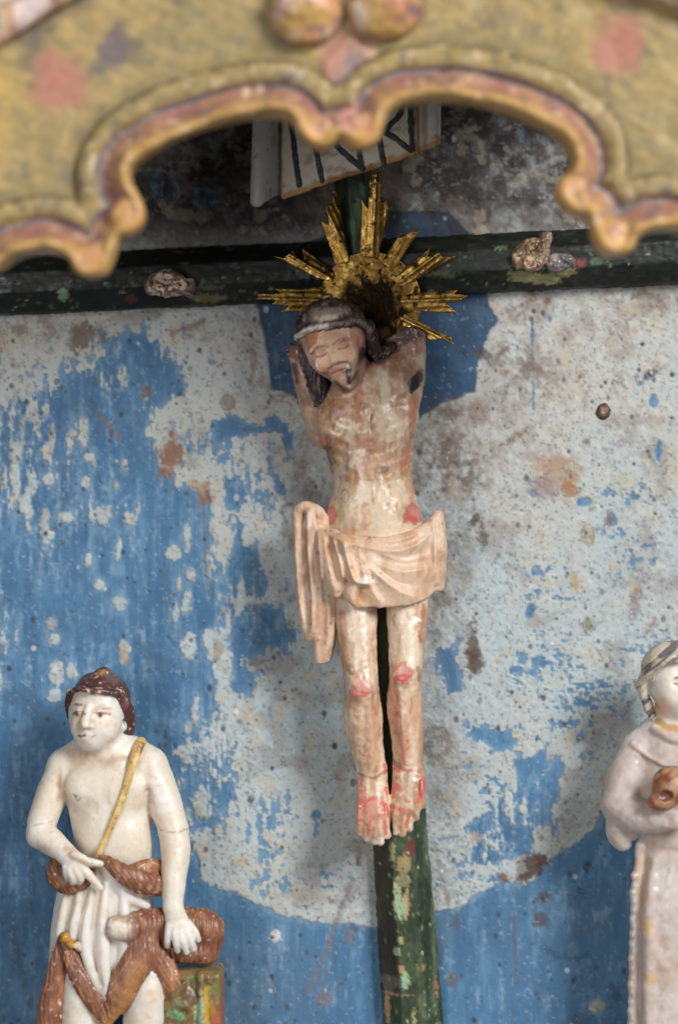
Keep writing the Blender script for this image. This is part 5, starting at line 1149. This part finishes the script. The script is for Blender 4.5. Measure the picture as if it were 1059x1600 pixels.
    def bx(X, Y, Z):
        q = [np.abs(X - f32(304)) - 34, np.abs(Y - f32(1620)) - 100, np.abs(Z - f32(122)) - 38]
        a = np.maximum(np.maximum(q[0], q[1]), q[2])
        return np.where(a > 0, np.sqrt(np.maximum(q[0], 0) ** 2 + np.maximum(q[1], 0) ** 2 + np.maximum(q[2], 0) ** 2), a) - 11
    v.op(bx, (250, 1500, 70), (352, 1700, 176), 3); v.ell((288, 1560, 168), (22, 26, 12), 8); v.chain([(318, 1515, 172), (322, 1570, 174), (318, 1690, 172)], [7, 9, 9], 6); v.ell((280, 1620, 170), (24, 24, 10), 8)
    v.rough(lambda a, b, c: 2.2 * fbm(a, b, c, 26, 3, 3) + .6 * fbm(a, b, c, 8, 2, 9))
    V, Fq = v.mesh(); p = Paint(V, (128, 100, 62)); n = p.n(22, 3, 3); n2 = p.n(14, 3, 13)
    p.put(sst(.0, .4, n), (112, 120, 76), .8); p.put(sst(.15, .5, n2), (92, 64, 44), .8); p.put(sst(.3, .6, -n), (168, 128, 56), .8)
    p.blob((315, 1570), (7, 30), (158, 198, 168), .85, 4, 5); p.blob((278, 1575), (16, 7), (132, 180, 140), .8, 4, 4, 20); p.blob((343, 1590), (9, 22), (172, 84, 56), .85, 5, 5); p.line([(325, 1535), (326, 1600)], 4, (196, 160, 60), .8, 4, 3); p.blob((350, 1560), (5, 30), (150, 92, 70), .8, 4, 4); p.blob((300, 1545), (14, 16), (100, 76, 56), .8, 5, 4); p.put(sst(1516, 1506, p.y), (136, 104, 60), .8)
    link_mesh('stump', V, Fq, p.C, M_brown, DR, th, 'square mossy stump in green, ochre and red')
build_shepherd()

# ------------------------------------------------------------------ alabaster friar figurine, right
def build_friar():
    DR = 120
    th = thing('friar_figurine', 'alabaster robed figurine holding a brown skull, cut off by the right picture edge', 'figurine', (1070, 1690, 70), DR)
    v = Vol((928, 1010, 44), (1200, 1700, 200), 2.0)
    v.chain([(1070, 1150, 112), (1072, 1200, 112), (1076, 1280, 112), (1080, 1340, 112), (1080, 1500, 112), (1080, 1700, 112)], [62, 82, 84, 86, 92, 96], 10, flat=.62)
    v.chain([(998, 1170, 108), (1030, 1150, 112), (1070, 1142, 112), (1120, 1150, 112), (1150, 1170, 108)], [24, 30, 36, 30, 24], 14)
    v.chain([(1000, 1170, 110), (978, 1215, 116), (966, 1258, 124)], [28, 30, 27], 8); v.chain([(966, 1258, 124), (992, 1272, 142), (1024, 1274, 158)], [27, 28, 24], 8)
    v.chain([(968, 1262, 122), (966, 1300, 122), (972, 1316, 124)], [23, 20, 14], 6); v.chain([(978, 1268, 128), (986, 1300, 130)], [18, 12], 6)
    v.chain([(1150, 1170, 110), (1172, 1215, 116), (1180, 1258, 124)], [28, 30, 27], 8); v.chain([(1180, 1258, 124), (1150, 1272, 142), (1110, 1274, 158)], [27, 28, 24], 8)
    # cape edge
    v.chain([(986, 1160, 134), (1008, 1178, 144), (1036, 1192, 156), (1080, 1200, 162), (1130, 1190, 152)], [3, 4, 5, 5, 4], 4); v.chain([(984, 1168, 140), (1008, 1186, 150), (1036, 1200, 162), (1080, 1208, 168)], 2.5, 3, mode='sub')
    v.chain([(1020, 1136, 140), (1045, 1150, 152), (1075, 1156, 156)], [7, 8, 8], 5)
    # waist, skirt folds, rolled left border
    v.chain([(1004, 1310, 150), (1030, 1322, 164), (1080, 1326, 168)], [3, 5, 6], 5, mode='sub')
    for a, b in ((1020, 1012), (1052, 1040), (1076, 1078)):
        v.chain([(a, 1340, 148), (b, 1420, 154), (b, 1700, 156)], [6, 12, 14], 16)
    v.chain([(1000, 1420, 146), (1012, 1460, 158), (1030, 1500, 164)], [4, 4, 3], 12); v.chain([(1004, 1530, 160), (1008, 1600, 164), (1014, 1700, 166)], [3, 3, 3], 6)
    v.chain([(998, 1320, 132), (994, 1400, 134), (992, 1500, 134), (990, 1700, 134)], [8, 10, 11, 12], 4)
    v.chain([(1010, 1560, 156), (1004, 1620, 152), (1006, 1700, 150)], 3, 4, mode='sub')
    for i in range(26):
        yy = 1366 + i * 13; v.ell((988 - .02 * (yy - 1366) + 1.5 * math.sin(i * 2.3), yy + 2 * math.sin(i * 1.7), 136), (5.5, 7 + math.sin(i * 3.1), 9), 4)
    # neck and head
    v.chain([(1050, 1110, 116), (1052, 1145, 112)], [28, 34], 8)
    v.ell((1054, 1058, 122), (47, 50, 46), 6); v.ell((1060, 1082, 142), (38, 38, 30), 14); v.ell((1068, 1106, 148), (19, 15, 17), 9)
    v.ell((1054, 1064, 172), (12, 7, 8), 6, mode='sub'); v.ell((1086, 1064, 172), (12, 7, 8), 6, mode='sub'); v.ell((1054, 1067, 162), (9, 6, 6), 3); v.ell((1086, 1067, 162), (9, 6, 6), 3)
    v.chain([(1070, 1056, 168), (1070, 1074, 177), (1070, 1084, 181)], [5, 6, 8], 4); v.chain([(1060, 1099, 168), (1070, 1097, 172), (1080, 1099, 168)], 3, 3); v.chain([(1062, 1105, 168), (1078, 1105, 168)], 3.2, 3)
    v.ell((1048, 1088, 158), (13, 12, 9), 8); v.ell((1010, 1078, 130), (5, 11, 7), 3)
    # hand under the skull
    v.chain([(1018, 1272, 166), (1034, 1276, 176)], [18, 15], 5, flat=.8)
    for k, yy in enumerate((1262, 1268, 1275, 1281)):
        v.chain([(1030, yy, 180), (1050, yy + 1, 190), (1074 - 3 * k, yy, 192)], [6.5, 6, 5], 1.8)
    v.chain([(1024, 1262, 178), (1024, 1246, 186), (1028, 1236, 188)], [7, 6, 5], 2)
    v.rough(lambda a, b, c: 1.0 * fbm(a, b, c, 22, 3, 3) + .35 * fbm(a, b, c, 7, 2, 9))
    V, Fq = v.mesh(); p = Paint(V, (200, 188, 183)); n = p.n(40, 4, 3); n2 = p.n(14, 3, 13)
    p.put(sst(0, .6, n), (214, 206, 203), .7); p.put(sst(.1, .6, -n), (196, 174, 160), .7); p.put(sst(.2, .8, p.n(20, 3, 43)), (182, 160, 150), .4); p.put(sst(.4, .8, n2) * (p.y > 1120), (196, 166, 140), .5)
    hd = sst(1140, 1120, p.y) * (np.abs(p.x - 1050) < 50); p.put(hd, (236, 228, 218), .85)
    p.blob((1024, 1104), (16, 16), (222, 178, 132), .6, 16, 4, dmin=120); p.blob((1030, 1096), (10, 8), (226, 184, 150), .5, 8, 3, dmin=120)
    p.line([(1048, 1056), (1064, 1054)], 1.6, (120, 84, 70), .8, 1.6, .6, dmin=140); p.line([(1046, 1065), (1064, 1066)], 1.4, (120, 80, 68), .8, 1.6, .6, dmin=140); p.blob((1056, 1067), 3.5, (96, 62, 56), .9, 1.6, .4, dmin=140); p.line([(1062, 1102), (1078, 1102)], 1.6, (190, 110, 96), .8, 1.6, .6, dmin=140)
    p.line([(1026, 1126), (1036, 1134), (1050, 1134)], 5, (196, 152, 84), .85, 4, 2); p.line([(1022, 1136), (1050, 1148), (1080, 1150)], 3, (200, 164, 140), .5, 4, 2)
    for c in ((1016, 1166), (1040, 1172), (1006, 1200), (998, 1326), (1000, 1345), (1050, 1176)): p.blob(c, rng.uniform(2, 4), (214, 170, 90), .7, 3, 2)
    for c in ((1006, 1440), (1010, 1520)): p.blob(c, (9, 11), (206, 172, 120), .7, 8, 3)
    p.put(sst(1305, 1315, p.y) * sst(1332, 1322, p.y) * sst(1000, 1015, p.x), (186, 158, 140), .6); p.line([(1000, 1330), (997, 1380), (996, 1430)], 4, (206, 172, 132), .5, 5, 3); p.line([(990, 1240), (1010, 1226), (1018, 1240)], 4, (204, 170, 142), .5, 6, 3)
    p.line([(984, 1166), (1010, 1184), (1040, 1197)], 1.6, (164, 130, 110), .6, 2, 1)
    link_mesh('body', V, Fq, p.C, M_alab, DR, th)
    v = Vol((980, 998, 60), (1130, 1152, 186), 1.7)
    v.ell((1052, 1050, 116), (52, 50, 52), 5)
    v.cut(lambda X, Y, Z: -sdpoly(X, Y, [(1016, 1160), (1012, 1090), (1018, 1052), (1036, 1034), (1060, 1026), (1084, 1040), (1092, 1090), (1086, 1160)]) + np.maximum(0, 116 - Z) * 3 + 0 * X, 3)
    v.chain([(1004, 1060, 138), (1014, 1042, 152), (1034, 1029, 166), (1060, 1024, 170)], [7, 8, 8, 7], 3); v.chain([(1004, 1056, 136), (1004, 1080, 130), (1012, 1106, 128), (1020, 1124, 126)], [8, 8, 8, 6], 4); v.chain([(1000, 1064, 132), (998, 1070, 128)], [8, 8], 4)
    v.rough(lambda a, b, c: 1.8 * fbm(a * .75 - b * .66, a * .66 + b * .75, c, 40, 2, 3, sy=5, sz=30) + .6 * fbm(a, b, c, 9, 2, 5))
    V, Fq = v.mesh(); p = Paint(V, (200, 190, 174)); w = fbm(p.x * .75 - p.y * .66, p.x * .66 + p.y * .75, p.d, 40, 2, 3, sy=5, sz=30); p.put(sst(.12, -.3, w), (98, 94, 98), .9); p.put(sst(.3, .7, p.n(12, 3, 3)), (214, 176, 128), .6)
    link_mesh('hair', V, Fq, p.C, M_brown, DR, th, 'pale hair streaked with grey paint')
    v = Vol((993, 1182, 140), (1093, 1272, 226), 1.6)
    v.ell((1041, 1220, 184), (32, 30, 28), 6); v.ell((1023, 1244, 190), (22, 15, 18), 8); v.ell((1027, 1234, 210), (11, 9, 8), 3, mode='sub'); v.ell((1053, 1236, 212), (10, 9, 8), 3, mode='sub'); v.ell((1039, 1248, 210), (4, 6, 5), 2, mode='sub'); v.chain([(1013, 1256, 204), (1033, 1260, 208), (1053, 1258, 206)], 1.6, 2, mode='sub')
    v.rough(lambda a, b, c: .8 * fbm(a, b, c, 12, 2, 5))
    V, Fq = v.mesh(); p = Paint(V, (164, 114, 82)); p.put(sst(1222, 1204, p.y + 6 * p.n(12, 2, 3)), (122, 68, 44), .9); p.put(sst(0, .5, p.n(18, 3, 5)), (200, 160, 128), .65); p.blob((1028, 1234), (12, 9), (112, 76, 68), .95, 3, 1.5); p.blob((1053, 1236), (10, 9), (112, 76, 68), .95, 3, 1.5); p.line([(1005, 1240), (1013, 1252), (1027, 1256)], 3, (140, 84, 54), .8, 3, 2); p.line([(1013, 1258), (1053, 1260)], 1.6, (130, 78, 56), .8)
    link_mesh('skull', V, Fq, p.C, M_brown, DR, th, 'small brown glazed skull held in both hands')
build_friar()
